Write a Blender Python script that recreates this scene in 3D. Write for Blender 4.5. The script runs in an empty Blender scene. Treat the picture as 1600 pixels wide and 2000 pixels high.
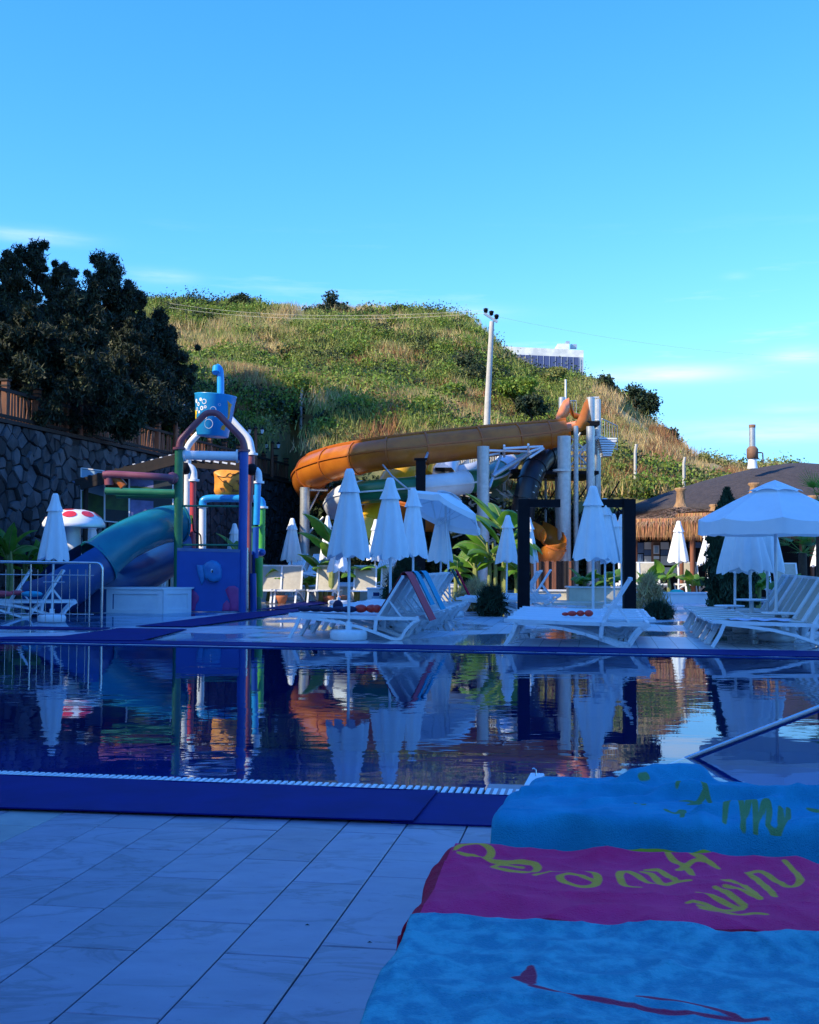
import bpy, math, random
import numpy as np
from mathutils import Vector, Matrix, noise

# ------------------------------------------------------------------ camera, sky, sun, exposure
sc = bpy.context.scene
R = math.radians
F, CAMH = 2300.0, 1.2
PITCH, ROLL = math.atan(92 / 2300), 0.004
CM = Matrix.Rotation(math.pi / 2 + PITCH, 3, 'X') @ Matrix.Rotation(ROLL, 3, 'Z')
cam_data = bpy.data.cameras.new('camera')
cam = bpy.data.objects.new('camera', cam_data)
sc.collection.objects.link(cam)
cam.matrix_world = Matrix.Translation((0, 0, CAMH)) @ CM.to_4x4()
cam_data.sensor_fit = 'HORIZONTAL'
cam_data.sensor_width = 36.0
cam_data.lens = 36.0 * F / 1600
cam_data.clip_start = 0.05
cam_data.clip_end = 6000
sc.camera = cam
sc.view_settings.view_transform = 'Standard'
sc.view_settings.look = 'None'
sc.view_settings.exposure = 0.50
sc.view_settings.gamma = 1.0
sc.view_settings.use_curve_mapping = False
sc.render.film_transparent = False

SUN_AZ, SUN_EL = 60.0, 35.0            # heading of the light (from +Y towards +X) and height
SKY_STRENGTH, SUN_STRENGTH = 0.12, 5.0
sd = Vector((math.sin(R(SUN_AZ)) * math.cos(R(SUN_EL)), math.cos(R(SUN_AZ)) * math.cos(R(SUN_EL)), -math.sin(R(SUN_EL))))
sun_data = bpy.data.lights.new('sun', 'SUN')
sun_data.energy = SUN_STRENGTH
sun_data.angle = R(0.53)
sun_data.color = (1.0, 0.86, 0.62)
sun = bpy.data.objects.new('sun', sun_data)
sc.collection.objects.link(sun)
sun.rotation_euler = sd.to_track_quat('-Z', 'Y').to_euler()
sun.location = (-30, -20, 40)

world = bpy.data.worlds.new('World')
sc.world = world
world.use_nodes = True
wt = world.node_tree
wn, wl = wt.nodes, wt.links
wn.clear()
def WN(t, **k):
    n = wn.new(t)
    for a, b in k.items():
        setattr(n, a, b)
    return n
def wmath(op, a, b=None, c=None, clamp=False):
    n = wn.new('ShaderNodeMath'); n.operation = op; n.use_clamp = clamp
    for i, v in enumerate((a, b, c)):
        if v is None: continue
        if isinstance(v, (int, float)): n.inputs[i].default_value = v
        else: wl.new(v, n.inputs[i])
    return n.outputs[0]
sky = WN('ShaderNodeTexSky', sky_type='NISHITA')
sky.sun_disc = False
sky.sun_elevation = R(SUN_EL)
sky.sun_rotation = R(SUN_AZ + 180)
sky.air_density = 1.15
sky.dust_density = 0.4
sky.ozone_density = 1.6
tc0 = WN('ShaderNodeTexCoord'); sv = WN('ShaderNodeSeparateXYZ'); cv = WN('ShaderNodeCombineXYZ')
wl.new(tc0.outputs['Generated'], sv.inputs[0]); wl.new(sv.outputs[0], cv.inputs[0]); wl.new(sv.outputs[1], cv.inputs[1])
wl.new(wmath('MAXIMUM', sv.outputs[2], 0.155), cv.inputs[2]); wl.new(cv.outputs[0], sky.inputs[0])
# deepen the sky to the saturated blue of the photograph, channel by channel
sx_ = WN('ShaderNodeSeparateColor'); cx_ = WN('ShaderNodeCombineColor'); wl.new(sky.outputs[0], sx_.inputs[0])
for i_, (gm, cc) in enumerate(((1.6, 1.12), (1.0, 1.24), (0.4, 1.5))):
    v_ = wmath('MULTIPLY', wmath('POWER', wmath('MULTIPLY', sx_.outputs[i_], 0.12), gm), cc / 0.12)
    wl.new(v_, cx_.inputs[i_])
tc = WN('ShaderNodeTexCoord')
sp = WN('ShaderNodeSeparateXYZ')
wl.new(tc.outputs['Generated'], sp.inputs[0])
az = wmath('ARCTAN2', sp.outputs[0], sp.outputs[1])
el = wmath('ARCSINE', sp.outputs[2])
mp = WN('ShaderNodeMapping'); mp.inputs['Scale'].default_value = (3.0, 3.0, 26.0)
wl.new(tc.outputs['Generated'], mp.inputs[0])
nz = WN('ShaderNodeTexNoise'); nz.inputs['Scale'].default_value = 2.2; nz.inputs['Detail'].default_value = 9; nz.inputs['Roughness'].default_value = 0.62
wl.new(mp.outputs[0], nz.inputs['Vector'])
# thin cirrus streaks low over the hills, the same all the way round
low = wmath('MULTIPLY', wmath('SUBTRACT', 1.0, wmath('ABSOLUTE', wmath('DIVIDE', wmath('SUBTRACT', el, 0.155), 0.13)), clamp=True), 0.55)
streak = wmath('MULTIPLY', wmath('MULTIPLY', wmath('SUBTRACT', nz.outputs[0], 0.56, clamp=True), 5.0, clamp=True), low)
def blob(px, py, wx, wy, amp):
    a0, e0 = math.atan2(px - 800, F), math.atan2(1092 - py, F)
    dx = wmath('DIVIDE', wmath('SUBTRACT', az, a0), wx / F)
    dy = wmath('DIVIDE', wmath('SUBTRACT', el, e0), wy / F)
    g = wmath('POWER', 2.718, wmath('MULTIPLY', wmath('ADD', wmath('MULTIPLY', dx, dx), wmath('MULTIPLY', dy, dy)), -1.0))
    return wmath('MULTIPLY', g, amp)
acc = streak
for b in [(60, 488, 90, 12, .6), (1290, 735, 130, 15, 1.2), (1575, 708, 60, 14, .9), (1500, 850, 190, 22, .8), (300, 550, 60, 12, .6), (1440, 553, 22, 6, .3), (880, 608, 120, 14, .35), (1560, 808, 70, 10, .5)]:
    g = blob(*b)
    g = wmath('MULTIPLY', g, wmath('MULTIPLY', wmath('SUBTRACT', nz.outputs[0], 0.30, clamp=True), 3.4, clamp=True))
    acc = wmath('MAXIMUM', acc, g)
acc = wmath('MULTIPLY', acc, 0.75, clamp=True)
cm_ = WN('ShaderNodeMix', data_type='RGBA')
cm_.inputs['B'].default_value = (6.2, 7.4, 9.4, 1)
wl.new(acc, cm_.inputs['Factor'])
wl.new(cx_.outputs[0], cm_.inputs['A'])
bg = WN('ShaderNodeBackground'); bg.inputs['Strength'].default_value = SKY_STRENGTH
wl.new(cm_.outputs['Result'], bg.inputs['Color'])
wo = WN('ShaderNodeOutputWorld')
wl.new(bg.outputs[0], wo.inputs[0])

# ------------------------------------------------------------------ helpers
C0 = Vector((0, 0, CAMH))
def ray(px, py): return CM @ Vector(((px - 800) / F, -(py - 1000) / F, -1))
def P(px, py, Y):
    d = ray(px, py); return C0 + d * (Y / d.y)
def G(px, py, z=0.0):
    d = ray(px, py); return C0 + d * ((z - CAMH) / d.z)
A9 = R(9.1)
E1 = Vector((math.cos(A9), -math.sin(A9), 0))
E2 = Vector((math.sin(A9), math.cos(A9), 0))
OFF = {}
col = sc.collection
def tag(o, label=None, cat=None, group=None, kind=None):
    if label: o['label'] = label
    if cat: o['category'] = cat
    if group: o['group'] = group
    if kind: o['kind'] = kind
    return o
def root(name, loc, label, cat, group=None, rz=0):
    o = bpy.data.objects.new(name, None); col.objects.link(o)
    o.empty_display_size = 0.2
    o.location = loc; o.rotation_euler = (0, 0, rz)
    OFF[o] = Vector(loc)
    return tag(o, label, cat, group)
def copy_tree(o, parent=None):
    c = o.copy(); col.objects.link(c)
    if parent: c.parent = parent
    for ch in o.children: copy_tree(ch, c)
    return c
class MB:
    def __init__(s): s.v = []; s.f = []; s.m = []; s.s = []
    def add(s, vs, fs, m=0, sm=False):
        b = len(s.v); s.v += [tuple(v) for v in vs]
        for f in fs:
            s.f.append(tuple(i + b for i in f)); s.m.append(m); s.s.append(sm)
    def boxm(s, M, sx, sy, sz, m=0):
        vs = [M @ Vector((x * sx / 2, y * sy / 2, z * sz / 2)) for z in (-1, 1) for y in (-1, 1) for x in (-1, 1)]
        s.add(vs, [(0, 2, 3, 1), (4, 5, 7, 6), (0, 1, 5, 4), (2, 6, 7, 3), (0, 4, 6, 2), (1, 3, 7, 5)], m)
    def box(s, c, sz, rz=0, m=0): s.boxm(Matrix.Translation(c) @ Matrix.Rotation(rz, 4, 'Z'), *sz, m=m)
    def bar(s, p, q, w, h, m=0, up=(0, 0, 1)):
        p, q = Vector(p), Vector(q); d = (q - p); L = d.length; x = d / L
        y = Vector(up).cross(x)
        if y.length < 1e-3: y = Vector((0, 1, 0)).cross(x)
        y.normalize(); z = x.cross(y)
        M = Matrix((x, y, z)).transposed().to_4x4(); M.translation = (p + q) / 2
        s.boxm(M, L, w, h, m)
    def tube(s, pts, r, n=8, m=0, caps=True, closed=False):
        pts = [Vector(p) for p in pts]; k = len(pts)
        rs = r if isinstance(r, (list, tuple)) else [r] * k
        t0 = (pts[1] - pts[0]).normalized()
        u = t0.orthogonal().normalized(); vs = []
        for i in range(k):
            a = pts[max(i - 1, 0)]; b = pts[min(i + 1, k - 1)]; t = (b - a).normalized()
            u = (u - t * u.dot(t)).normalized(); w = t.cross(u)
            for j in range(n):
                th = 2 * math.pi * j / n
                vs.append(pts[i] + (u * math.cos(th) + w * math.sin(th)) * rs[i])
        fs = [(i * n + j, i * n + (j + 1) % n, (i + 1) * n + (j + 1) % n, (i + 1) * n + j) for i in range(k - 1) for j in range(n)]
        s.add(vs, fs, m, True)
        if caps:
            s.add(vs[:n], [tuple(range(n))[::-1]], m); s.add(vs[-n:], [tuple(range(n))], m)
    def lathe(s, c, prof, n=24, m=0, mod=None, sm=True):
        c = Vector(c); vs = []
        for i, (r, z) in enumerate(prof):
            for j in range(n):
                th = 2 * math.pi * j / n; rr = r * (mod(th, i / (len(prof) - 1)) if mod else 1)
                vs.append(c + Vector((rr * math.cos(th), rr * math.sin(th), z)))
        s.add(vs, [(i * n + j, i * n + (j + 1) % n, (i + 1) * n + (j + 1) % n, (i + 1) * n + j) for i in range(len(prof) - 1) for j in range(n)], m, sm)
    def poly(s, pts, m=0): s.add(pts, [tuple(range(len(pts)))], m)
    def prism(s, pts, off, m=0):
        off = Vector(off); k = len(pts); a = [Vector(p) for p in pts]; b = [p + off for p in a]
        s.add(a + b, [tuple(range(k))[::-1], tuple(range(k, 2 * k))] + [(i, (i + 1) % k, k + (i + 1) % k, k + i) for i in range(k)], m)
    def grid(s, fn, nu, nv, m=0, mf=None, sm=True):
        vs = [fn(i / nu, j / nv) for i in range(nu + 1) for j in range(nv + 1)]
        b = len(s.v); s.v += [tuple(v) for v in vs]
        for i in range(nu):
            for j in range(nv):
                a = b + i * (nv + 1) + j
                s.f.append((a, a + nv + 1, a + nv + 2, a + 1)); s.m.append(mf(i, j) if mf else m); s.s.append(sm)
    def ball(s, c, r, n=10, k=6, m=0, sq=(1, 1, 1)):
        c = Vector(c)
        s.grid(lambda a, b: c + Vector((math.cos(2 * math.pi * a) * math.sin(math.pi * b) * r * sq[0], math.sin(2 * math.pi * a) * math.sin(math.pi * b) * r * sq[1], math.cos(math.pi * b) * r * sq[2])), n, k, m)
    def build(s, name, mats, parent=None, label=None, cat=None, group=None, kind=None, loc=None):
        me = bpy.data.meshes.new(name)
        v = np.array(s.v, dtype=float)
        if parent is not None: off = OFF[parent]
        elif kind == 'structure': off = Vector((0, 0, 0))
        elif loc is not None: off = Vector(loc)
        else: off = Vector(((v[:, 0].min() + v[:, 0].max()) / 2, (v[:, 1].min() + v[:, 1].max()) / 2, v[:, 2].min()))
        v = v - np.array(off)
        me.from_pydata(v.tolist(), [], s.f)
        if not isinstance(mats, (list, tuple)): mats = [mats]
        for m in mats: me.materials.append(m)
        me.polygons.foreach_set('material_index', s.m)
        me.polygons.foreach_set('use_smooth', s.s)
        me.update()
        o = bpy.data.objects.new(name, me); col.objects.link(o)
        if parent is not None: o.parent = parent; OFF[o] = OFF[parent]
        else: o.location = off; OFF[o] = Vector(off)
        return tag(o, label, cat, group, kind)
def link_mesh(name, me, parent=None, loc=(0, 0, 0), **k):
    o = bpy.data.objects.new(name, me); col.objects.link(o)
    o.location = loc
    if parent is not None: o.parent = parent; OFF[o] = OFF[parent]
    return tag(o, **k)
def tri_cloud(name, pos, size, mat_, parent=None, elong=1.0, up=None, seed=0, **k):
    """many single leaf blades: one mesh of loose triangles"""
    rg = np.random.default_rng(seed); n = len(pos)
    a = rg.normal(size=(n, 3)); a /= np.linalg.norm(a, axis=1)[:, None]
    if up is not None: a = a * (1 - up) + np.array([0, 0, 1.0]) * up
    a /= np.linalg.norm(a, axis=1)[:, None]
    b = rg.normal(size=(n, 3)); b -= a * (a * b).sum(1)[:, None]; b /= np.linalg.norm(b, axis=1)[:, None]
    sz = np.broadcast_to(size, (n,))[:, None] * rg.uniform(.65, 1.35, (n, 1))
    v = np.empty((n, 3, 3))
    v[:, 0] = pos - b * sz * .5 - a * sz * elong * .4
    v[:, 1] = pos + b * sz * .5 - a * sz * elong * .3
    v[:, 2] = pos + a * sz * elong * .7
    off = OFF[parent] if parent is not None else Vector((0, 0, 0))
    if parent is None and k.get('kind') is None:
        off = Vector((pos[:, 0].mean(), pos[:, 1].mean(), pos[:, 2].min()))
    v = v.reshape(-1, 3) - np.array(off)
    me = bpy.data.meshes.new(name)
    me.vertices.add(3 * n); me.vertices.foreach_set('co', v.ravel())
    me.loops.add(3 * n); me.loops.foreach_set('vertex_index', np.arange(3 * n, dtype=np.int32))
    me.polygons.add(n); me.polygons.foreach_set('loop_start', np.arange(0, 3 * n, 3, dtype=np.int32))
    me.polygons.foreach_set('loop_total', np.full(n, 3, dtype=np.int32))
    me.materials.append(mat_); me.update(); me.validate()
    o = bpy.data.objects.new(name, me); col.objects.link(o)
    if parent is not None: o.parent = parent; OFF[o] = OFF[parent]
    else: o.location = off
    return tag(o, **k)
def clumps(centres, radii, per, rg, shell=.55, squash=.8):
    out = []
    for c, r in zip(centres, radii):
        d = rg.normal(size=(per, 3)); d /= np.linalg.norm(d, axis=1)[:, None]
        rr = r * (shell + (1 - shell) * rg.random((per, 1))) * rg.uniform(.75, 1.1, (per, 1))
        d = d * rr; d[:, 2] *= squash
        out.append(np.array(c) + d)
    return np.concatenate(out)

# ------------------------------------------------------------------ materials
MT = {}
def mat(name, c, r=.5, c2=None, sc_=6., bump=0., bsc=40., met=0., spec=.5, sheen=0., rnd=0., trans=0., stretch=(1, 1, 1), r2=None, isl=0., coat=0., world=False, thresh=None):
    m = bpy.data.materials.new(name); m.use_nodes = True; nt = m.node_tree; N, L = nt.nodes, nt.links
    bs = N['Principled BSDF']
    bs.inputs['Roughness'].default_value = r; bs.inputs['Metallic'].default_value = met
    bs.inputs['Specular IOR Level'].default_value = spec
    bs.inputs['Sheen Weight'].default_value = sheen; bs.inputs['Sheen Roughness'].default_value = .4
    bs.inputs['Coat Weight'].default_value = coat
    if trans: bs.inputs['Subsurface Weight'].default_value = 0
    src = None
    t = N.new('ShaderNodeTexCoord'); mpp = N.new('ShaderNodeMapping'); mpp.inputs['Scale'].default_value = stretch
    if world:
        g = N.new('ShaderNodeNewGeometry'); L.new(g.outputs['Position'], mpp.inputs[0])
    else: L.new(t.outputs['Object'], mpp.inputs[0])
    if c2 is not None:
        nn = N.new('ShaderNodeTexNoise'); nn.inputs['Scale'].default_value = sc_; nn.inputs['Detail'].default_value = 6; nn.inputs['Roughness'].default_value = .6
        L.new(mpp.outputs[0], nn.inputs['Vector'])
        rp = N.new('ShaderNodeValToRGB'); lo, hi = thresh or (.34, .66)
        rp.color_ramp.elements[0].position = lo; rp.color_ramp.elements[1].position = hi
        rp.color_ramp.elements[0].color = (*c, 1); rp.color_ramp.elements[1].color = (*c2, 1)
        L.new(nn.outputs[0], rp.inputs[0]); src = rp.outputs[0]
        if r2 is not None:
            mr = N.new('ShaderNodeMapRange'); mr.inputs['From Min'].default_value = lo; mr.inputs['From Max'].default_value = hi
            mr.inputs['To Min'].default_value = r; mr.inputs['To Max'].default_value = r2
            L.new(nn.outputs[0], mr.inputs[0]); L.new(mr.outputs[0], bs.inputs['Roughness'])
    if rnd or isl:
        hv = N.new('ShaderNodeHueSaturation')
        if rnd: q = N.new('ShaderNodeObjectInfo').outputs['Random']
        else: q = N.new('ShaderNodeNewGeometry').outputs['Random Per Island']
        amt = rnd or isl
        mr = N.new('ShaderNodeMapRange'); mr.inputs['To Min'].default_value = 1 - amt; mr.inputs['To Max'].default_value = 1 + amt
        L.new(q, mr.inputs[0]); L.new(mr.outputs[0], hv.inputs['Value'])
        if isl:
            m2 = N.new('ShaderNodeMapRange'); m2.inputs['To Min'].default_value = .5 - .035; m2.inputs['To Max'].default_value = .5 + .02
            fr = N.new('ShaderNodeMath'); fr.operation = 'FRACT'; ml = N.new('ShaderNodeMath'); ml.operation = 'MULTIPLY'; ml.inputs[1].default_value = 7.3
            L.new(q, ml.inputs[0]); L.new(ml.outputs[0], fr.inputs[0]); L.new(fr.outputs[0], m2.inputs[0]); L.new(m2.outputs[0], hv.inputs['Hue'])
        if src: L.new(src, hv.inputs['Color'])
        else: hv.inputs['Color'].default_value = (*c, 1)
        src = hv.outputs[0]
    if src: L.new(src, bs.inputs['Base Color'])
    else: bs.inputs['Base Color'].default_value = (*c, 1)
    if bump:
        nb = N.new('ShaderNodeTexNoise'); nb.inputs['Scale'].default_value = bsc; nb.inputs['Detail'].default_value = 5
        L.new(mpp.outputs[0], nb.inputs['Vector'])
        bp = N.new('ShaderNodeBump'); bp.inputs['Strength'].default_value = min(1, bump * 250); bp.inputs['Distance'].default_value = bump
        L.new(nb.outputs[0], bp.inputs['Height']); L.new(bp.outputs[0], bs.inputs['Normal'])
    if trans:
        tr = N.new('ShaderNodeBsdfTranslucent'); mx = N.new('ShaderNodeMixShader'); mx.inputs[0].default_value = trans
        if src: L.new(src, tr.inputs[0])
        else: tr.inputs[0].default_value = (*c, 1)
        L.new(bs.outputs[0], mx.inputs[1]); L.new(tr.outputs[0], mx.inputs[2])
        L.new(mx.outputs[0], N['Material Output'].inputs[0])
    MT[name] = m
    return m
mat('marble_plain', (.25, .22, .25), .30, (.15, .13, .165), 2.6, bump=.0006, bsc=60, rnd=.10, r2=.45, stretch=(1.0, .45, 1), world=True, thresh=(.42, .74))
mat('marble_beige', (.33, .32, .30), .35, (.24, .24, .24), 5, rnd=.05)
mat('grout', (.06, .06, .08), .8)
mat('mat_blue', (.002, .005, .10), .7, (.003, .008, .14), 3, spec=.12, bump=.0008, bsc=180)
mat('mat_blue_worn', (.002, .004, .085), .65, (.003, .007, .12), 7, spec=.12, bump=.0008, bsc=180)
mat('white_plastic', (.78, .80, .82), .35, (.68, .70, .74), 5, rnd=.04)
mat('sling_white', (.74, .76, .78), .6, (.66, .68, .71), 14, bump=.0008, bsc=300)
mat('sling_beige', (.46, .43, .36), .7, (.39, .36, .30), 12, bump=.0008, bsc=300)
mat('canvas', (.90, .90, .90), .75, (.84, .85, .86), 3.5, bump=.003, bsc=14, rnd=.04, trans=.18)
mat('pole_white', (.78, .79, .80), .3, (.66, .67, .68), 8)
mat('steel', (.62, .64, .66), .18, (.5, .52, .55), 9, met=1.0)
mat('galv', (.52, .54, .56), .42, (.40, .42, .44), 7, met=.55, rnd=.06)
mat('concrete', (.55, .53, .49), .8, (.42, .40, .37), 4, bump=.003)
mat('cream_wall', (.66, .60, .48), .8, (.50, .45, .36), 3, bump=.003)
mat('white_wall', (.72, .74, .76), .6, (.60, .63, .68), 2.5, bump=.001)
mat('black_metal', (.005, .005, .008), .6, (.008, .008, .012), 6, spec=.12)
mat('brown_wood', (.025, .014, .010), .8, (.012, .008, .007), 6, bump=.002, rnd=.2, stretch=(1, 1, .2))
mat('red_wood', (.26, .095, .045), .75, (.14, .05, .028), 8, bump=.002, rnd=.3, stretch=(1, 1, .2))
mat('stone', (.07, .074, .085), .85, (.018, .02, .026), 1.6, bump=.02, bsc=7, rnd=.75)
mat('mortar', (.015, .017, .022), .95)
mat('orange_frp', (.62, .20, .02), .30, (.46, .13, .015), 1.6, coat=.15, trans=.25)
mat('orange_rib', (.42, .11, .015), .4)
mat('orange_inside', (.85, .22, .03), .25, (.80, .30, .14), 2)
mat('green_frp', (.015, .16, .055), .3, (.012, .11, .04), 2)
mat('white_frp', (.74, .76, .77), .35, (.62, .64, .66), 2)
mat('yellow_frp', (.90, .50, .01), .3, (.82, .44, .01), 3)
mat('black_frp', (.012, .014, .022), .35, (.02, .022, .03), 4)
mat('teal_frp', (.010, .18, .22), .26, (.008, .13, .18), 1.5)
mat('blue_frp', (.006, .055, .20), .4, (.005, .042, .15), 1.5)
mat('play_blue', (.008, .08, .36), .35, (.006, .06, .30), 2)
mat('play_cyan', (.02, .33, .70), .3, (.02, .26, .6), 4)
mat('play_red', (.50, .05, .06), .35, (.40, .05, .06), 4)
mat('play_maroon', (.24, .07, .09), .4, (.19, .05, .07), 4)
mat('play_green', (.02, .17, .08), .4, (.015, .12, .06), 5)
mat('play_lime', (.08, .42, .08), .35, (.06, .33, .06), 5)
mat('paint_white', (.80, .81, .82), .35, (.72, .73, .75), 5)
mat('paint_yellow', (.80, .55, .02), .35)
mat('paint_pink', (.33, .04, .20), .5, (.26, .03, .17), 5)
mat('paint_red', (.62, .03, .03), .35)
mat('rock_orange', (.80, .33, .03), .5, (.62, .22, .02), 7, bump=.004, bsc=20)
mat('rock_seam', (.22, .08, .02), .7)
mat('fish_blue', (.03, .22, .48), .4, (.02, .14, .38), 6)
mat('eye_white', (.8, .8, .8), .3)
mat('eye_dark', (.01, .01, .03), .3)
mat('bark', (.07, .05, .035), .9, (.035, .025, .02), 8, bump=.01)
mat('pine_leaf', (.012, .021, .007), .7, isl=.45, trans=.12)
mat('pine_pale', (.05, .068, .024), .7, isl=.4, trans=.12)
mat('cypress_leaf', (.012, .04, .016), .8, isl=.4)
mat('shrub_green', (.16, .25, .03), .7, isl=.5, trans=.3)
mat('shrub_olive', (.22, .24, .06), .75, isl=.45, trans=.25)
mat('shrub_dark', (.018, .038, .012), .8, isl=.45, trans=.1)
mat('grass_dry', (.56, .43, .19), .85, isl=.35, trans=.3)
mat('grass_rust', (.34, .18, .07), .85, isl=.35, trans=.3)
mat('grass_green', (.27, .31, .08), .8, isl=.35, trans=.3)
mat('earth', (.30, .23, .10), .95, (.10, .13, .035), .25, bump=.15, bsc=1.3, thresh=(.40, .62))
mat('ground_earth', (.20, .18, .14), .95, (.15, .13, .10), .3)
mat('banana_leaf', (.15, .32, .03), .42, (.09, .22, .02), 4, trans=.4, rnd=.2)
mat('banana_stem', (.25, .28, .08), .6, (.14, .17, .05), 8)
mat('thatch_dark', (.060, .047, .045), .95, (.032, .026, .026), 5, bump=.05, bsc=16, stretch=(1, 1, .6))
mat('thatch_top', (.20, .13, .085), .95, (.10, .065, .045), 9, bump=.04, bsc=26)
mat('thatch_roofstraw', (.26, .17, .10), .95, isl=.5)
mat('thatch_straw', (.38, .20, .085), .9, isl=.4)
mat('straw_bundle', (.40, .24, .12), .9, (.25, .14, .07), 12, bump=.02, bsc=30, stretch=(1, 1, .3))
mat('rust', (.24, .12, .07), .8, (.14, .08, .05), 8)
mat('facade', (.27, .32, .40), .6, (.46, .51, .58), 1)
mat('glass_dark', (.008, .03, .14), .4, spec=.25)
mat('tile_blue', (.10, .18, .36), .3, (.07, .13, .28), 3)
mat('towel_teal', (.025, .33, .50), .95, (.018, .26, .42), 9, bump=.006, bsc=230, sheen=.06, spec=.1)
mat('towel_blue', (.09, .42, .48), .95, (.045, .27, .36), 17, bump=.007, bsc=200, sheen=.06, spec=.1, thresh=(.40, .58))
mat('towel_pink', (.92, .035, .17), .95, (.82, .028, .14), 9, bump=.006, bsc=230, sheen=.06, spec=.1)
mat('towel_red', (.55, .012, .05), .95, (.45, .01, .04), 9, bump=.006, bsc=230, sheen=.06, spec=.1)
mat('hem_lime', (.42, .45, .03), .9)
mat('hem_gold', (.75, .36, .03), .9)
mat('letter_olive', (.85, .42, .04), .95)
mat('letter_green', (.12, .25, .07), .95)
mat('letter_red', (.42, .012, .06), .95)
mat('navy_cloth', (.012, .014, .06), .9, (.03, .02, .06), 30)
mat('red_plastic', (.68, .035, .02), .35)
mat('coral_towel', (.55, .07, .09), .9, bump=.003, bsc=120)
mat('cyan_towel', (.03, .33, .48), .9, bump=.003, bsc=120)
mat('green_towel', (.015, .09, .06), .9)
mat('pale_towel', (.55, .55, .68), .9)
mat('terracotta', (.38, .12, .05), .8)
mat('pool_tile', (.008, .075, .30), .3, (.006, .055, .22), 1.2)
mat('ledge', (.36, .34, .25), .5, (.30, .28, .20), 3)
mat('poster_sky', (.30, .45, .58), .5); mat('poster_field', (.06, .14, .03), .5, (.025, .05, .02), 3); mat('poster_purple', (.18, .19, .40), .5, (.09, .10, .22), 3)
mat('poster_dark', (.02, .028, .035), .5); mat('poster_rust', (.25, .07, .03), .6)
mat('lamp_glass', (.6, .66, .75), .3)

def water_mat(name, tint, amp, scl, rough=.012, ior=1.33, det=2.0):
    m = bpy.data.materials.new(name); m.use_nodes = True; N, L = m.node_tree.nodes, m.node_tree.links
    N.remove(N['Principled BSDF'])
    g = N.new('ShaderNodeNewGeometry'); mp_ = N.new('ShaderNodeMapping'); mp_.inputs['Scale'].default_value = (.55, 1.0, 1)
    L.new(g.outputs['Position'], mp_.inputs[0])
    n1 = N.new('ShaderNodeTexNoise'); n1.inputs['Scale'].default_value = scl; n1.inputs['Detail'].default_value = det
    n2 = N.new('ShaderNodeTexNoise'); n2.inputs['Scale'].default_value = .5; n2.inputs['Detail'].default_value = 2
    L.new(mp_.outputs[0], n1.inputs['Vector']); L.new(mp_.outputs[0], n2.inputs['Vector'])
    mr = N.new('ShaderNodeMapRange'); mr.inputs['From Min'].default_value = .40; mr.inputs['From Max'].default_value = .62; mr.inputs['To Min'].default_value = .12
    L.new(n2.outputs[0], mr.inputs[0])
    mu = N.new('ShaderNodeMath'); mu.operation = 'MULTIPLY'; L.new(n1.outputs[0], mu.inputs[0]); L.new(mr.outputs[0], mu.inputs[1])
    b = N.new('ShaderNodeBump'); b.inputs['Strength'].default_value = 1; b.inputs['Distance'].default_value = amp
    L.new(mu.outputs[0], b.inputs['Height'])
    fr = N.new('ShaderNodeFresnel'); fr.inputs['IOR'].default_value = ior; L.new(b.outputs[0], fr.inputs['Normal'])
    tr = N.new('ShaderNodeBsdfTransparent'); tr.inputs[0].default_value = (*tint, 1)
    gl = N.new('ShaderNodeBsdfGlossy'); gl.inputs['Roughness'].default_value = rough; gl.inputs[0].default_value = (.72, .87, 1, 1); L.new(b.outputs[0], gl.inputs['Normal'])
    mx = N.new('ShaderNodeMixShader'); L.new(fr.outputs[0], mx.inputs[0]); L.new(tr.outputs[0], mx.inputs[1]); L.new(gl.outputs[0], mx.inputs[2])
    L.new(mx.outputs[0], N['Material Output'].inputs[0]); MT[name] = m
water_mat('water', (.45, .75, .97), .0030, 4.2)
water_mat('water_shallow', (.80, .90, .97), .0003, 5.0)

def deck_mat():
    m = bpy.data.materials.new('deck_marble'); m.use_nodes = True; N, L = m.node_tree.nodes, m.node_tree.links
    bs = N['Principled BSDF']
    g = N.new('ShaderNodeNewGeometry'); mp_ = N.new('ShaderNodeMapping'); mp_.inputs['Rotation'].default_value = (0, 0, A9 + math.pi / 2)
    L.new(g.outputs['Position'], mp_.inputs[0])
    br = N.new('ShaderNodeTexBrick'); br.inputs['Scale'].default_value = 1; br.inputs['Brick Width'].default_value = .81; br.inputs['Row Height'].default_value = .27
    br.inputs['Mortar Size'].default_value = .006; br.inputs['Color1'].default_value = (.56, .58, .63, 1); br.inputs['Color2'].default_value = (.45, .47, .52, 1); br.inputs['Mortar'].default_value = (.14, .15, .17, 1)
    L.new(mp_.outputs[0], br.inputs['Vector'])
    n = N.new('ShaderNodeTexNoise'); n.inputs['Scale'].default_value = .45; n.inputs['Detail'].default_value = 5
    L.new(g.outputs['Position'], n.inputs['Vector'])
    mr = N.new('ShaderNodeMapRange'); mr.inputs['From Min'].default_value = .48; mr.inputs['From Max'].default_value = .56
    mr.inputs['To Min'].default_value = .34; mr.inputs['To Max'].default_value = .05; L.new(n.outputs[0], mr.inputs[0]); L.new(mr.outputs[0], bs.inputs['Roughness'])
    m3 = N.new('ShaderNodeMapRange'); m3.inputs['From Min'].default_value = .48; m3.inputs['From Max'].default_value = .56
    m3.inputs['To Min'].default_value = 1.0; m3.inputs['To Max'].default_value = .62; L.new(n.outputs[0], m3.inputs[0])
    hv = N.new('ShaderNodeHueSaturation'); L.new(m3.outputs[0], hv.inputs['Value']); L.new(br.outputs['Color'], hv.inputs['Color'])
    L.new(hv.outputs[0], bs.inputs['Base Color']); MT['deck_marble'] = m
deck_mat()
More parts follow.
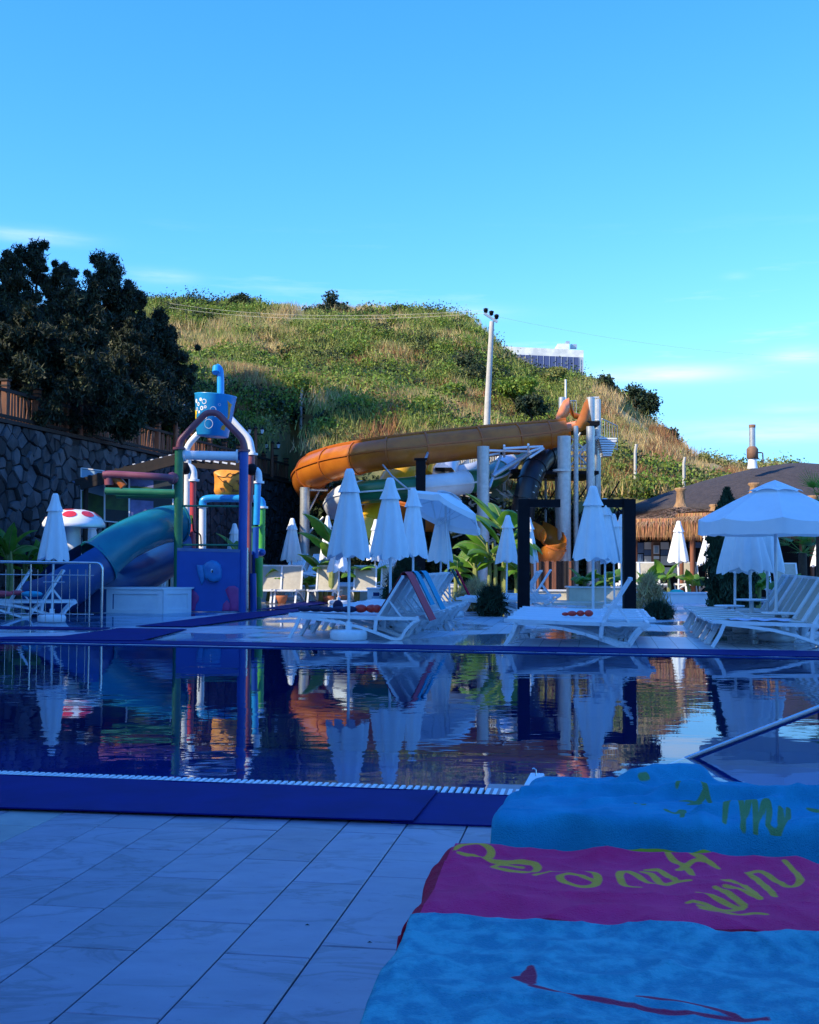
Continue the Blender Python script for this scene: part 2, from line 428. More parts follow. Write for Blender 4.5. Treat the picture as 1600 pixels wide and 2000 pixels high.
def marble_mat():
    m = bpy.data.materials.new('marble'); m.use_nodes = True; N, L = m.node_tree.nodes, m.node_tree.links; bs = N['Principled BSDF']
    g = N.new('ShaderNodeNewGeometry'); oi = N.new('ShaderNodeObjectInfo'); cmb = N.new('ShaderNodeCombineXYZ'); ad = N.new('ShaderNodeVectorMath'); ad.operation = 'ADD'
    ml = N.new('ShaderNodeMath'); ml.operation = 'MULTIPLY'; ml.inputs[1].default_value = 40; L.new(oi.outputs['Random'], ml.inputs[0]); L.new(ml.outputs[0], cmb.inputs[2])
    L.new(g.outputs['Position'], ad.inputs[0]); L.new(cmb.outputs[0], ad.inputs[1])
    mp_ = N.new('ShaderNodeMapping'); mp_.inputs['Rotation'].default_value = (0, 0, .5); mp_.inputs['Scale'].default_value = (1.2, 2.6, 1); L.new(ad.outputs[0], mp_.inputs[0])
    def noise_(s, d, dist=0.0, r=.6):
        n = N.new('ShaderNodeTexNoise'); n.inputs['Scale'].default_value = s; n.inputs['Detail'].default_value = d; n.inputs['Distortion'].default_value = dist; n.inputs['Roughness'].default_value = r; L.new(mp_.outputs[0], n.inputs['Vector']); return n.outputs[0]
    def ramp(src, stops):
        r_ = N.new('ShaderNodeValToRGB'); e = r_.color_ramp.elements; e[0].position, e[0].color = stops[0][0], (*[stops[0][1]] * 3, 1); e[1].position, e[1].color = stops[-1][0], (*[stops[-1][1]] * 3, 1)
        for p_, v_ in stops[1:-1]: q = e.new(p_); q.color = (v_, v_, v_, 1)
        L.new(src, r_.inputs[0]); return r_.outputs[0]
    v = ramp(noise_(.9, 7, 1.0), [(0, 1), (.47, 1), (.50, .66), (.525, .98), (1, 1)])
    v2 = ramp(noise_(2.3, 6, .5), [(.30, .80), (.62, 1.0)])
    sp2 = ramp(noise_(14, 5, .3, .8), [(.30, .55), (.40, 1.0)])
    def mul(a, b):
        x = N.new('ShaderNodeMix'); x.data_type = 'RGBA'; x.blend_type = 'MULTIPLY'; x.inputs['Factor'].default_value = 1; L.new(a, x.inputs['A']); L.new(b, x.inputs['B']); return x.outputs['Result']
    base = N.new('ShaderNodeRGB'); base.outputs[0].default_value = (.27, .235, .30, 1)
    hv = N.new('ShaderNodeHueSaturation'); mr = N.new('ShaderNodeMapRange'); mr.inputs['To Min'].default_value = .84; mr.inputs['To Max'].default_value = 1.12
    L.new(oi.outputs['Random'], mr.inputs[0]); L.new(mr.outputs[0], hv.inputs['Value']); L.new(mul(mul(mul(base.outputs[0], v), v2), sp2), hv.inputs['Color'])
    L.new(hv.outputs[0], bs.inputs['Base Color']); rr = N.new('ShaderNodeMapRange'); rr.inputs['To Min'].default_value = .24; rr.inputs['To Max'].default_value = .5; L.new(noise_(5, 5), rr.inputs[0]); L.new(rr.outputs[0], bs.inputs['Roughness']); MT['marble'] = m
marble_mat()
M = MT
# ------------------------------------------------------------------ setting: pool, decks, terrain
rnd = random.Random(4)
def ext(p, q, xl, xr):
    """line through p, q at two chosen world X"""
    d = (q - p) / (q.x - p.x); return p + d * (xl - p.x), p + d * (xr - p.x)
WZ = -0.012
nL, nR = ext(G(0, 1505), G(1000, 1541), -9.0, 9.5)         # near edge of the overflow ledge
fL, fR = ext(G(0, 1255), G(1600, 1285), -9.0, 9.5)         # far water edge
for v in (nL, nR, fL, fR): v.z = 0
def Z(v, z): return Vector((v.x, v.y, z))
g = MB(); B = 2500
quad = [nL, nR, fR, fL]; outer = [Vector((-B, -B, 0)), Vector((B, -B, 0)), Vector((B, B, 0)), Vector((-B, B, 0))]
for i in range(4):
    g.poly([Z(quad[i], -.03), Z(outer[i], -.03), Z(outer[(i + 1) % 4], -.03), Z(quad[(i + 1) % 4], -.03)])
g.build('ground', M['ground_earth'], kind='structure')
# basin: floor, walls, pale submerged ledge along the near side
g = MB(); lw = (G(300, 1499) - G(300, 1513)).length
nn = Vector((-(nR - nL).y, (nR - nL).x, 0)).normalized()
lA, lB = nL + nn * .24, nR + nn * .24
D = -1.35
g.poly([Z(nL, -.02), Z(nR, -.02), Z(lB, -.06), Z(lA, -.06)], 1)
g.poly([Z(lA, -.06), Z(lB, -.06), Z(lB, D), Z(lA, D)])
g.poly([Z(lA, D), Z(lB, D), Z(fR, D), Z(fL, D)])
g.poly([Z(fL, -.004), Z(fR, -.004), Z(fR, D), Z(fL, D)])
g.poly([Z(nL, -.004), Z(lA, D), Z(fL, D), Z(fL, -.004)]); g.poly([Z(nR, -.004), Z(lB, D), Z(fR, D), Z(fR, -.004)])
g.build('pool_basin', [M['pool_tile'], M['ledge']], kind='structure')
g = MB(); g.poly([Z(nL, WZ), Z(nR, WZ), Z(fR, WZ), Z(fL, WZ)]); g.build('pool_water', M['water'], kind='structure')
# far deck
g = MB()
g.poly([Z(fL, 0), Z(fR, 0), Vector((30, fR.y, 0)), Vector((30, 47, 0)), Vector((-30, 47, 0)), Vector((-30, fL.y, 0))])
g.build('pool_deck', M['deck_marble'], kind='structure')
# near deck: recessed bed with real marble slabs
g = MB(); bedz = -.014
g.poly([Vector((-14, -4, bedz)), Vector((14, -4, bedz)), Vector((14, nR.y - .25, bedz)), Vector((-14, nL.y + .1, bedz))])
pav = g.build('pavement', M['grout'], kind='structure')
o0 = G(675, 1611)
W_, L_ = .272, .81
offs = {0: [1627, 1869], -1: [1680, 1808], -2: [1715, 1836], -3: [1659, 1778], -4: [1712]}
def mesh_slab(w, l, mt):
    b = MB(); c = .003; h = .014
    a = [(-w/2, -l/2), (w/2, -l/2), (w/2, l/2), (-w/2, l/2)]
    bt = [(x, y, -h) for x, y in a]; md = [(x, y, -c) for x, y in a]; tp = [(x * (1 - 2 * c / w), y * (1 - 2 * c / l), 0) for x, y in a]
    b.add(bt + md + tp, [(8, 9, 10, 11)] + [(i, (i + 1) % 4, 4 + (i + 1) % 4, 4 + i) for i in range(4)] + [(4 + i, 4 + (i + 1) % 4, 8 + (i + 1) % 4, 8 + i) for i in range(4)])
    me = bpy.data.meshes.new('slab'); me.from_pydata(b.v, [], b.f); me.materials.append(mt); return me
slab_m, slab_b = mesh_slab(W_ - .0055, L_ - .005, M['marble']), mesh_slab(W_ - .0055, L_ - .005, M['marble_beige'])
for ci in range(-10, 17):
    base = o0 + E1 * (W_ * (ci + .5))
    if ci in offs:
        lo_, hi_ = -3.5, 2.0                         # joint where the column meets that image row
        for _ in range(30):
            t = (lo_ + hi_) / 2; d = CM.transposed() @ (base + E2 * t - C0); py = 1000 + F * d.y / d.z
            if py > offs[ci][0]: lo_ = t
            else: hi_ = t
        ph = t
    else: ph = rnd.choice((0, .27, .5)) + rnd.uniform(-.04, .04)
    for ri in range(-6, 4):
        y0 = ph + ri * L_; c = base + E2 * (y0 + L_ / 2)
        if c.y > 6.05 or c.y < 1.2 or c.x < -2.9 or c.x > 3.4: continue
        top = 6.3
        o = link_mesh('slab', slab_b if (ci == -6 and c.y > 4.4) or (ci, ri) == (4, -2) else slab_m, pav, (c.x, c.y, rnd.uniform(-.0008, .0004)))
        o.rotation_euler = (0, 0, -A9)
# overflow grate with single slats
gL, gR = ext(G(0, 1519), G(1000, 1556), -3.2, 3.2)
tL, tR = ext(G(0, 1505), G(1000, 1541), -3.2, 3.2)
gr = root('overflow_grate', (gL + gR) / 2, 'white slatted overflow grating along the near edge of the pool', 'grate')
g = MB(); g.poly([Z(gL, -.05), Z(gR, -.05), Z(tR, -.05), Z(tL, -.05)]); g.poly([Z(tL, -.012), Z(tR, -.012), Z(tR, -.05), Z(tL, -.05)]); g.poly([Z(gL, -.012), Z(gL, -.05), Z(gR, -.05), Z(gR, -.012)][::-1])
g.build('channel', M['grout'], gr)
u = (gR - gL).normalized(); wdt = (tL - gL).dot(Vector((-u.y, u.x, 0)))
nv = Vector((-u.y, u.x, 0))
sk = (E2 * 1.0 + u * .0).normalized()
b = MB(); b.box((0, 0, -.008), (.021, wdt / sk.dot(nv), .016), rz=math.atan2(sk.y, sk.x) - math.pi / 2)
sm_ = bpy.data.meshes.new('slat'); sm_.from_pydata(b.v, [], b.f); sm_.materials.append(M['white_plastic'])
n = 172
for i in range(n):
    t = i / (n - 1); c = gL.lerp(gR, t) + nv * wdt * .5
    if c.x > .92 and c.x < 1.0: continue
    link_mesh('slat', sm_, gr, c - OFF[gr])
# blue rubber mats on the near edge
mA, mB_ = G(0, 1584), G(800, 1610)
def strip(name, x0, x1, z, label, slant=0):
    a, b_ = ext(mA, mB_, x0, x1); c, d = ext(G(0, 1519), G(1000, 1556), x0 + slant, x1 + slant)
    g = MB(); nu = 40
    def fn(s, t):
        p = a.lerp(b_, s).lerp(c.lerp(d, s), t); h = .003 * noise.noise(Vector((p.x * 2.1, p.y * 3, 0))) + (.0025 * math.sin(p.x * 7))
        return Vector((p.x, p.y, z + .004 + max(h, -.002)))
    g.grid(fn, nu, 6)
    pts = [Z(a, z), Z(b_, z), Z(d, z), Z(c, z)]
    up = [Z(a, z + .007), Z(b_, z + .007), Z(d, z + .007), Z(c, z + .007)]
    for i in range(4): g.poly([pts[i], pts[(i + 1) % 4], up[(i + 1) % 4], up[i]])
    g.build(name, M['mat_blue' if slant else 'mat_blue_worn'], label=label, cat='rubber mat', group='blue rubber mats round the pool')
strip('rubber_mat', -3.1, .02, .012, 'long blue rubber mat beside the marble slabs, left of the towels', .13)
strip('rubber_mat', -.08, 3.3, .001, 'blue rubber mat running under the teal towel lounger', .14)
# blue mats beyond the pool
def flat(name, pts, z, m, label, cat, group=None, thick=.01):
    ps = [G(*p) for p in pts]; g = MB(); g.prism([Z(p, z) for p in ps], (0, 0, thick)); return g.build(name, m, label=label, cat=cat, group=group)
GB = 'blue rubber mats round the pool'
def flatn(*a, **k): flat(*a, **k)
fl2, fr2 = ext(G(270, 1252), G(1600, 1273), -8, 9)
a, b_ = ext(G(0, 1253.5), G(1600, 1284), -8, 9)
g = MB(); g.prism([Z(a, .001), Z(b_, .001), Z(fr2, .001), Z(fl2, .001)], (0, 0, .011)); g.build('rubber_mat', M['mat_blue'], label='narrow blue rubber mat along the whole far edge of the pool', cat='rubber mat', group=GB)
flat('rubber_mat', [(-60, 1251), (275, 1254), (365, 1231), (235, 1229), (190, 1236), (120, 1245), (20, 1246)], .014, M['mat_blue'], 'blue rubber mat slanting from the pool edge towards the steel railing', 'rubber mat', GB)
flat('rubber_mat', [(265, 1225), (375, 1226), (545, 1202), (640, 1186), (560, 1192), (470, 1199)], .014, M['mat_blue'], 'blue rubber mat slanting past the foot of the play tower', 'rubber mat', GB)
flat('rubber_mat', [(500, 1194), (560, 1192), (655, 1178), (600, 1176), (560, 1184)], .028, M['mat_blue_worn'], 'rumpled blue mat in the sun before the beige loungers', 'rubber mat', GB)
flat('rubber_mat', [(-60, 1229), (190, 1231), (215, 1227), (-60, 1223)], .002, M['mat_blue_worn'], 'thin blue mat lying at the foot of the steel railing', 'rubber mat', GB)
g = MB(); ps = [G(-60, 1222), G(205, 1226), G(300, 1221), G(370, 1205), G(440, 1197), G(-60, 1190)]
g.poly([Z(p, .006) for p in ps]); g.build('shallow_pool', M['water_shallow'], kind='structure')

# hill terrain
SKY = [(-900, 640), (-300, 610), (200, 600), (340, 604), (420, 609), (470, 600), (520, 618), (570, 611), (650, 606), (690, 618), (740, 613), (800, 616), (870, 620), (910, 628), (950, 660), (990, 690), (1030, 714), (1100, 728), (1150, 738), (1200, 765), (1250, 806), (1300, 846), (1340, 885), (1400, 892), (1440, 906), (1500, 912), (1600, 915), (1900, 930), (2500, 980)]
LOW = [(-900, 860), (400, 880), (600, 900), (850, 950), (1100, 1010), (1250, 1000), (1400, 1000), (2500, 1030)]
def lerp_t(T, x):
    if x <= T[0][0]: return T[0][1]
    for (a, b), (c, d) in zip(T, T[1:]):
        if x <= c: return b + (d - b) * (x - a) / (c - a)
    return T[-1][1]
def hill_ys(px): return 92 - 10 * max(0, min(1, (px - 900) / 500))
def hill_z(X, Y, rough=True):
    px = 800 + F * X / Y; ys = hill_ys(px); y0 = 48.5
    zt = CAMH + (1092 - lerp_t(SKY, px) - 8) / F * ys
    z0 = CAMH + (1092 - lerp_t(LOW, px)) / F * y0
    t = (Y - y0) / (ys - y0)
    if Y < 57.5 and -10.43 + (Y - 30) * .202 - .3 < X < -4.2: return -.8
    if t < 0: return -.8 if Y < 47.6 else z0 + t * 40
    if t <= 1:
        s = t + .07 * math.sin(t * 2 * math.pi * 1.5 + X * .06); s = max(0, min(1, s))
        z = z0 + (zt - z0) * s
    else: z = zt - (Y - ys) * .12
    if rough:
        k = min(1, t * 5)
        z += k * (.55 * noise.noise(Vector((X * .17, Y * .17, 1))) + .3 * noise.noise(Vector((X * .5, Y * .5, 5)))) * (1 if t < .93 else .5)
    return z
g = MB(); NU, NV = 200, 110
def hp(s, t):
    px = -900 + 3400 * s; Y = 46.5 + 90 * t ** 1.15; X = (px - 800) / F * Y
    return Vector((X, Y, hill_z(X, Y)))
g.grid(hp, NU, NV); g.build('hill', M['earth'], kind='structure')

# vegetation cover of the hill (nobody could count it)
rg = np.random.default_rng(7)
def hill_pts(n, test):
    out = []
    while len(out) < n:
        px = rg.uniform(230, 1560); t = rg.random(); Y = 49.5 + 46 * t
        X = (px - 800) / F * Y; v = noise.noise(Vector((X * .09, Y * .09, 2))) + .5 * noise.noise(Vector((X * .3, Y * .3, 9)))
        if test(v, px, t): out.append((X, Y, hill_z(X, Y)))
    return np.array(out)
def cover(name, n, test, rad, per, size, mt, elong, up, seed, squash=.75, **k):
    c = hill_pts(n, test); rr = rg.uniform(*rad, len(c)) * (1 + .2 * rg.normal(size=len(c)))
    pts = clumps(c + np.array([0, 0, .25]), np.abs(rr), per, rg, .3, squash)
    return tri_cloud(name, pts, size, M[mt], elong=elong, up=up, seed=seed, kind='stuff', **k)
gpx = lambda px: (px - 800) / 700
cover('green_shrub_cover', 950, lambda v, px, t: v > -.05 + .22 * gpx(px) and rg.random() < 1.15 - .3 * t, (.45, 1.4), 400, .118, 'shrub_green', 1.1, None, 1, label='green bushes mixed over the sunlit hillside', cat='bushes')
cover('olive_shrub_cover', 800, lambda v, px, t: v > -.3, (.35, 1.1), 300, .105, 'shrub_olive', 1.2, .2, 2, label='grey green scrub spread between grasses on the hillside', cat='scrub')
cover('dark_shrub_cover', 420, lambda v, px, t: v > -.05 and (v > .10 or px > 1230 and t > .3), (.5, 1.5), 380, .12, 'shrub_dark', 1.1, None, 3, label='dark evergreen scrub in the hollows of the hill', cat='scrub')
def grass(name, n, test, mt, seed, **k):
    c = hill_pts(n, test); off = rg.normal(size=(n, 26, 3)) * np.array([.38, .38, .06]); p = (c[:, None, :] + off).reshape(-1, 3)
    p[:, 2] += .28
    return tri_cloud(name, p, .042, M[mt], elong=13, up=.66, seed=seed, kind='stuff', **k)
nn_ = lambda px, t, o: noise.noise(Vector((px * .009, t * 6, o)))
grass('dry_grass', 4200, lambda v, px, t: v < .05 + .35 * gpx(px) + (.2 if t < .25 else 0) and nn_(px, t, 1) > -.18, 'grass_dry', 4, label='tall straw coloured grass on the hillside', cat='grass')
grass('rust_grass', 2000, lambda v, px, t: v < .25 and nn_(px, t, 4) > .05 and t < .6, 'grass_rust', 5, label='rusty brown dead grass low on the hillside', cat='grass')
grass('green_grass', 4600, lambda v, px, t: v > -.3 and px < 1300 and nn_(px, t, 8) > -.1, 'grass_green', 6, label='pale green grass growing among the bushes of the hill', cat='grass')

c = []
for _ in range(620):
    px = rg.uniform(606, 1260); Y = rg.uniform(46.4, 49.5); zt_ = 4.6 if px < 620 else 4.6 - (px - 620) / 640 * 2.2
    c.append(((px - 800) / F * Y, Y, rg.uniform(.2, zt_) if Y < 47.8 else rg.uniform(zt_ * .6, zt_)))
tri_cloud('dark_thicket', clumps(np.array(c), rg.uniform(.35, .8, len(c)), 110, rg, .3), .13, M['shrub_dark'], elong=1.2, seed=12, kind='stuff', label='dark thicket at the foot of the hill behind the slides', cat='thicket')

# unseen hotel blocks added round the deck; wing shades the pool, tower the slide
g = MB(); g.box((-4, -36, 5), (50, 14, 10)); ht = root('added_hotel_block', (0, -36, 0), 'unseen white hotel block added behind the near pool deck', 'hotel')  # low block added out of view behind the camera
g.build('wall', M['white_wall'], ht)
for k in range(1, 4): g = MB(); g.box((-4, -28.4, k * 3.1), (50, 1.2, .18)); g.build('balcony_floor', M['white_wall'], ht)
hw = root('added_shade_wing', (-27, -9, 0), 'tall unseen hotel wing added left of the picture to shade the pool', 'hotel')  # added out of view as the occluder that shades the pool deck
g = MB(); g.box((-27, -9.7, 16), (4, 44.6, 32)); g.build('wall', M['white_wall'], hw)
for k in range(1, 7): g = MB(); g.box((-24.6, -10, k * 3.25), (.8, 43, .18)); g.build('balcony_floor', M['white_wall'], hw)
hs_ = root('added_shade_tower', (-24, 27.7, 0), 'slim unseen block added beyond the left picture edge to shade the slide', 'tower')  # invented block, out of view, placed to shade the right of the orange slide
g = MB(); g.box((-24, 27.3, 14.2), (4, 3.0, 28.4)); g.build('wall', M['white_wall'], hs_)
g = MB(); g.box((-24, 27.3, 28.5), (4.3, 3.3, .2)); g.build('roof', M['concrete'], hs_)
# ------------------------------------------------------------------ retaining wall on the left
WA, WD = Vector((-10.43, 30, 0)), Vector((5.05, 25, 0)).normalized()
WN_ = Vector((WD.y, -WD.x, 0))                      # outward, towards the pool
WH = 4.64
def wp(s, z, d=0): return WA + WD * s + WN_ * d + Vector((0, 0, z))
wall = root('retaining_wall', wp(8, 0), 'rough stone retaining wall below the wooden fence at left', 'stone wall')
g = MB()
g.prism([wp(-14, -.1, -.03), wp(33, -.1, -.03), wp(33, WH - .02, -.03), wp(-14, WH - .02, -.03)], WN_ * -.5)
g.build('mortar_core', M['mortar'], wall)
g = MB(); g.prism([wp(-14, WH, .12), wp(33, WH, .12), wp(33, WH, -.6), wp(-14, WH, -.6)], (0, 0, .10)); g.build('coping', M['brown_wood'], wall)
def clip(poly, a, b, c):
    out = []
    for i in range(len(poly)):
        p, q = poly[i], poly[(i + 1) % len(poly)]; dp, dq = a * p[0] + b * p[1] - c, a * q[0] + b * q[1] - c
        if dp <= 0: out.append(p)
        if dp * dq < 0: t = dp / (dp - dq); out.append((p[0] + (q[0] - p[0]) * t, p[1] + (q[1] - p[1]) * t))
    return out
rs = random.Random(11); cells = []; sx, sz = .42, .34; seeds = {}
nx, nz_ = int(45 / sx), int(WH / sz) + 1
for i in range(-1, nx + 1):
    for j in range(-1, nz_ + 1):
        seeds[i, j] = (-12 + (i + .5 + (.5 if j % 2 else 0) + rs.uniform(-.5, .5)) * sx, (j + .5 + rs.uniform(-.5, .5)) * sz)
rest = MB(); cnt = 0
for i in range(nx):
    for j in range(nz_):
        x, z = seeds[i, j]; pl = [(x - .7, max(0, z - .7)), (x + .7, max(0, z - .7)), (x + .7, min(WH, z + .7)), (x - .7, min(WH, z + .7))]
        if z < 0 or z > WH: continue
        for di in (-2, -1, 0, 1, 2):
            for dj in (-2, -1, 0, 1, 2):
                q = seeds.get((i + di, j + dj))
                if not q or (di == 0 and dj == 0): continue
                dx, dz = q[0] - x, q[1] - z
                pl = clip(pl, dx, dz, dx * (x + q[0]) / 2 + dz * (z + q[1]) / 2)
        if len(pl) < 3: continue
        cx = sum(p[0] for p in pl) / len(pl); cz = sum(p[1] for p in pl) / len(pl)
        d = rs.uniform(.03, .11); k1, k2 = .93, rs.uniform(.66, .82); n = len(pl); tx, tz = rs.uniform(-.05, .05), rs.uniform(-.05, .05)
        r0 = [wp(cx + (p[0] - cx) * k1, cz + (p[1] - cz) * k1, -.03) for p in pl]
        r1 = [wp(cx + (p[0] - cx) * k1 * .97, cz + (p[1] - cz) * k1 * .97, d * .6) for p in pl]
        r2 = [wp(cx + (p[0] - cx) * k2, cz + (p[1] - cz) * k2, d + (p[0] - cx) * tx * 3 + (p[1] - cz) * tz * 3) for p in pl]
        fs = [tuple(range(2 * n, 3 * n))] + [(a * n + q_, a * n + (q_ + 1) % n, (a + 1) * n + (q_ + 1) % n, (a + 1) * n + q_) for a in (0, 1) for q_ in range(n)]
        if -2.2 < cx < 11 and cz > 1.1 and cnt < 300:
            b = MB(); b.add(r0 + r1 + r2, fs); b.build('stone', M['stone'], wall); cnt += 1
        else: rest.add(r0 + r1 + r2, fs)
rest.build('stone_facing', M['stone'], wall, kind='stuff')

# embankment behind the wall
g = MB()
g.grid(lambda s, t: wp(-30 + 62 * s, 0, 0) - WN_ * (.45 + 34 * t) + Vector((0, 0, WH - .06 + 5.5 * t + .5 * noise.noise(Vector((s * 9, t * 6, 3))) * min(1, t * 6))), 40, 24)
g.build('embankment', M['earth'], kind='structure')

# wooden fence on the wall
fence = root('wooden_fence', wp(8, WH + .1, -.2), 'brown timber fence of slanting pickets on top of the stone wall', 'fence')
FZ = WH + .10
posts = [-6 + 1.62 * k for k in range(20)]
for s in posts:
    g = MB(); c = wp(s, FZ + .52, -.2); g.box(c, (.16, .16, 1.04), rz=math.atan2(WD.y, WD.x))
    p = g.build('post', M['red_wood'], fence)
    g = MB(); g.box(wp(s, FZ + 1.08, -.2), (.22, .22, .05), rz=math.atan2(WD.y, WD.x)); g.box(wp(s, FZ + .93, -.2), (.19, .19, .04), rz=math.atan2(WD.y, WD.x)); g.build('cap', M['brown_wood'], p)
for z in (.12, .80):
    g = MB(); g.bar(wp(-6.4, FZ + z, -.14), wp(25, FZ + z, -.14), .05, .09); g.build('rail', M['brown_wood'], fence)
s = -5.9; k = 0
while s < 24.8:
    if all(abs(s - q) > .14 for q in posts):
        tl = rs.choice((0, .02, -.02, .14, -.14, .04)); g = MB()
        g.bar(wp(s, FZ + .04, -.20), wp(s + tl, FZ + .74 + rs.uniform(-.04, .04), -.20), .025, .085, up=WD)
        g.build('picket', M['red_wood'], fence)
    s += .155

# lamp posts with paired lanterns
def lamp(px, Y, ztop, label):
    x = WA.x + (Y - 30) * WD.x / WD.y + .02; b = Vector((x, Y, WH + .10)); t = root('lamp_post', b, label, 'lamp post', 'lamp posts behind the fence')
    H = ztop - b.z
    g = MB(); g.tube([b, b + Vector((0, 0, H * .5)), b + Vector((0, 0, H - .1))], [.085, .075, .07], 8); g.build('pole', M['red_wood'], t)
    g = MB(); g.bar(b + Vector((-.3, 0, H - .32)), b + Vector((.3, 0, H - .32)), .05, .06); g.lathe(b + Vector((0, 0, H - .1)), [(.0, .13), (.06, .08), (.11, 0), (0, 0)], 8); g.build('crossarm', M['brown_wood'], t)
    for s_ in (-1, 1):
        c = b + Vector((s_ * .27, 0, H - .30)); g = MB()
        g.lathe(c, [(.045, 0), (.085, .16), (.085, .17)], 6, sm=False); l = g.build('lantern_glass', M['lamp_glass'], t)
        g = MB(); g.lathe(c, [(.10, .17), (.06, .24), (.0, .29)], 6, sm=False); g.build('lantern_cap', M['black_metal'], t)
lamp(152, 34.1, 6.55, 'dark double lantern post behind the fence at far left')
lamp(340, 41, 6.7, 'double lantern post above the green play tower post')
lamp(497, 49.4, 6.75, 'unlit double lantern post right of the tipping bucket')
lamp(533, 51.6, 6.35, 'sunlit double lantern post beside the orange slide bend')

# pines on the embankment
def pine(px, py, Y, w, label, seed, pale=.25, low=5.2):
    sc__ = Y / 38; low += (Y - 36) * .10
    top = P(px, py, Y); rg_ = np.random.default_rng(seed); base = Vector((top.x, Y, WH + .9))
    t = root('pine_tree', base, label, 'pine tree', 'pine trees above the stone wall'); H = top.z - base.z
    g = MB(); lean = rg_.uniform(-.3, .3)
    tr = [base + Vector((lean * k * k, 0, H * k * .85)) for k in (0, .3, .6, 1)]
    g.tube(tr, [.17, .13, .09, .03], 7)
    cs, rr = [], []
    n = int(26 + w * 24)
    for i in range(n):
        h = rg_.random() ** .8; a = rg_.uniform(0, 6.28); wid = w * (1 - abs(h - .30) ** 1.5 * 1.55) * rg_.uniform(.35, 1.0)
        zz = low - base.z + (H - (low - base.z) - .35) * h
        c = base + Vector((math.cos(a) * wid, math.sin(a) * wid * .9, zz)); cs.append(tuple(c)); rr.append(rg_.uniform(.30, .62) * (1.1 - .55 * h) * sc__)
        if i % 3 == 0: g.tube([base + Vector((0, 0, max(.3, zz - wid * .5))), c], [.05, .015], 5)
    cs.append((top.x, Y, top.z - .35)); rr.append(.38)
    g.build('trunk', M['bark'], t)
    cs = [tuple(np.array(q) + rg_.normal(size=3) * .16) for q in cs] + [tuple(np.array(q) + rg_.normal(size=3) * np.array([.34, .3, .34])) for q in cs]; rr = rr + [q * rg_.uniform(.35, .6) for q in rr]
    pts = clumps(cs, rr, 330, rg_, .25, .95)
    k = rg_.random(len(pts)) < pale
    tri_cloud('crown', pts[~k], .05, M['pine_leaf'], t, 3.4, .4, seed)
    tri_cloud('crown_tips', pts[k], .042, M['pine_pale'], t, 3.6, .5, seed + 50)
PN = [(18, 484, 42, 1.7, 'pine at the left picture edge with a pale green top'), (66, 462, 46, 1.8, 'tallest pine, its pointed top against the small white cloud'),
      (118, 520, 43, 1.6, 'pine between the tallest one and the broad round crowned one'), (205, 497, 47, 2.3, 'broad crowned pine standing highest in the middle of the grove'),
      (255, 540, 48, 1.5, 'pine with ragged top right of the broad crowned pine'), (306, 600, 49, 1.45, 'pine at the right flank of the grove before the bright hill'),
      (160, 560, 33.5, 1.4, 'dark bushy pine in front of the broad crowned pine'), (60, 600, 32.5, 1.7, 'low dark pine above the sunlit pickets'),
      (325, 672, 50, 1.1, 'small rightmost pine of the grove'), (255, 640, 40, 1.5, 'low dark pine behind the second lantern post'),
      (-40, 520, 33, 1.8, 'pine partly cut by the left picture edge')]
for i, (px, py, Y, w, lb) in enumerate(PN): pine(px, py, Y, w, lb, 20 + i)
# unseen pines added left of the frame to shade the wall, grove and hill foot
for i, (x, y, h) in enumerate([(-27, 34, 10), (-24, 36.5, 13), (-28, 40, 16), (-21, 39.5, 15), (-21.5, 42.2, 20), (-21.5, 44.6, 19), (-22.5, 47, 18), (-24, 50, 16)]):
    t = root('pine_tree', (x, y, 5), ['short', 'slender', 'stout', 'tall', 'tallest', 'leaning', 'bushy', 'far'][i % 8] + ' unseen pine added left of the picture to shade wall and hill', 'pine tree', 'added pine trees outside the picture')
    g = MB(); g.tube([(x, y, 5), (x, y, 5 + h * .8)], [.22, .06], 6); g.build('trunk', M['bark'], t)
    rg_ = np.random.default_rng(300 + i); n = 85; hh = rg_.random(n); a = rg_.uniform(0, 6.28, n); wd = 2.8 * (1 - .4 * hh) * rg_.uniform(.3, 1, n)
    cs = np.stack([x + np.cos(a) * wd, y + np.sin(a) * wd, 5.6 + (h - 1) * hh], 1)
    tri_cloud('crown', clumps(cs, np.full(n, .95), 60, rg_, .4), .42, M['pine_leaf'], t, 1.3, None, 400 + i)

# round leafy tree in the fence, dark right-hand tree on the ridge, bushes one can tell apart
def bush(name, px, py, Y, rx, rz, mt, label, cat='bush', group=None, per=260, size=.10, n=14, seed=1, trunk=True, leaf=1.2):
    c = P(px, py, Y); rg_ = np.random.default_rng(seed)
    base = Vector((c.x, c.y, c.z - rz)); t = root(name, base, label, cat, group)
    d = rg_.normal(size=(n, 3)); d /= np.linalg.norm(d, axis=1)[:, None]; d *= rg_.uniform(.25, .72, (n, 1)); d *= np.array([rx, rx, rz])
    cs = np.array(c) + d; g = MB()
    for q in cs[::2]: g.tube([base, Vector(q)], [.035 * rz + .01, .01], 5)
    g.build('trunk', M['bark'], t)
    tri_cloud('crown', clumps(cs, np.full(n, min(rx, rz) * .48), per, rg_, .35), size, M[mt], t, leaf, None, seed)
bush('leafy_tree', 240, 800, 35.5, .95, 1.05, 'shrub_dark', 'round dark green tree growing behind the fence above the stone wall', 'tree', per=330, n=22, seed=5)
bush('leafy_tree', 1236, 795, 84, 1.9, 1.9, 'shrub_dark', 'dark spreading tree on the ridge right of the slide tower', 'tree', per=360, n=30, size=.17, seed=6)
bush('leafy_tree', 1175, 770, 80, 1.5, 1.4, 'shrub_dark', 'dark bushy tree just left of the ridge tree', 'tree', per=320, n=20, size=.16, seed=16)
bush('leafy_tree', 1300, 862, 78, 1.5, 1.2, 'shrub_dark', 'low dark tree at the foot of the ridge, left of the chimney', 'tree', per=300, n=20, size=.16, seed=17)
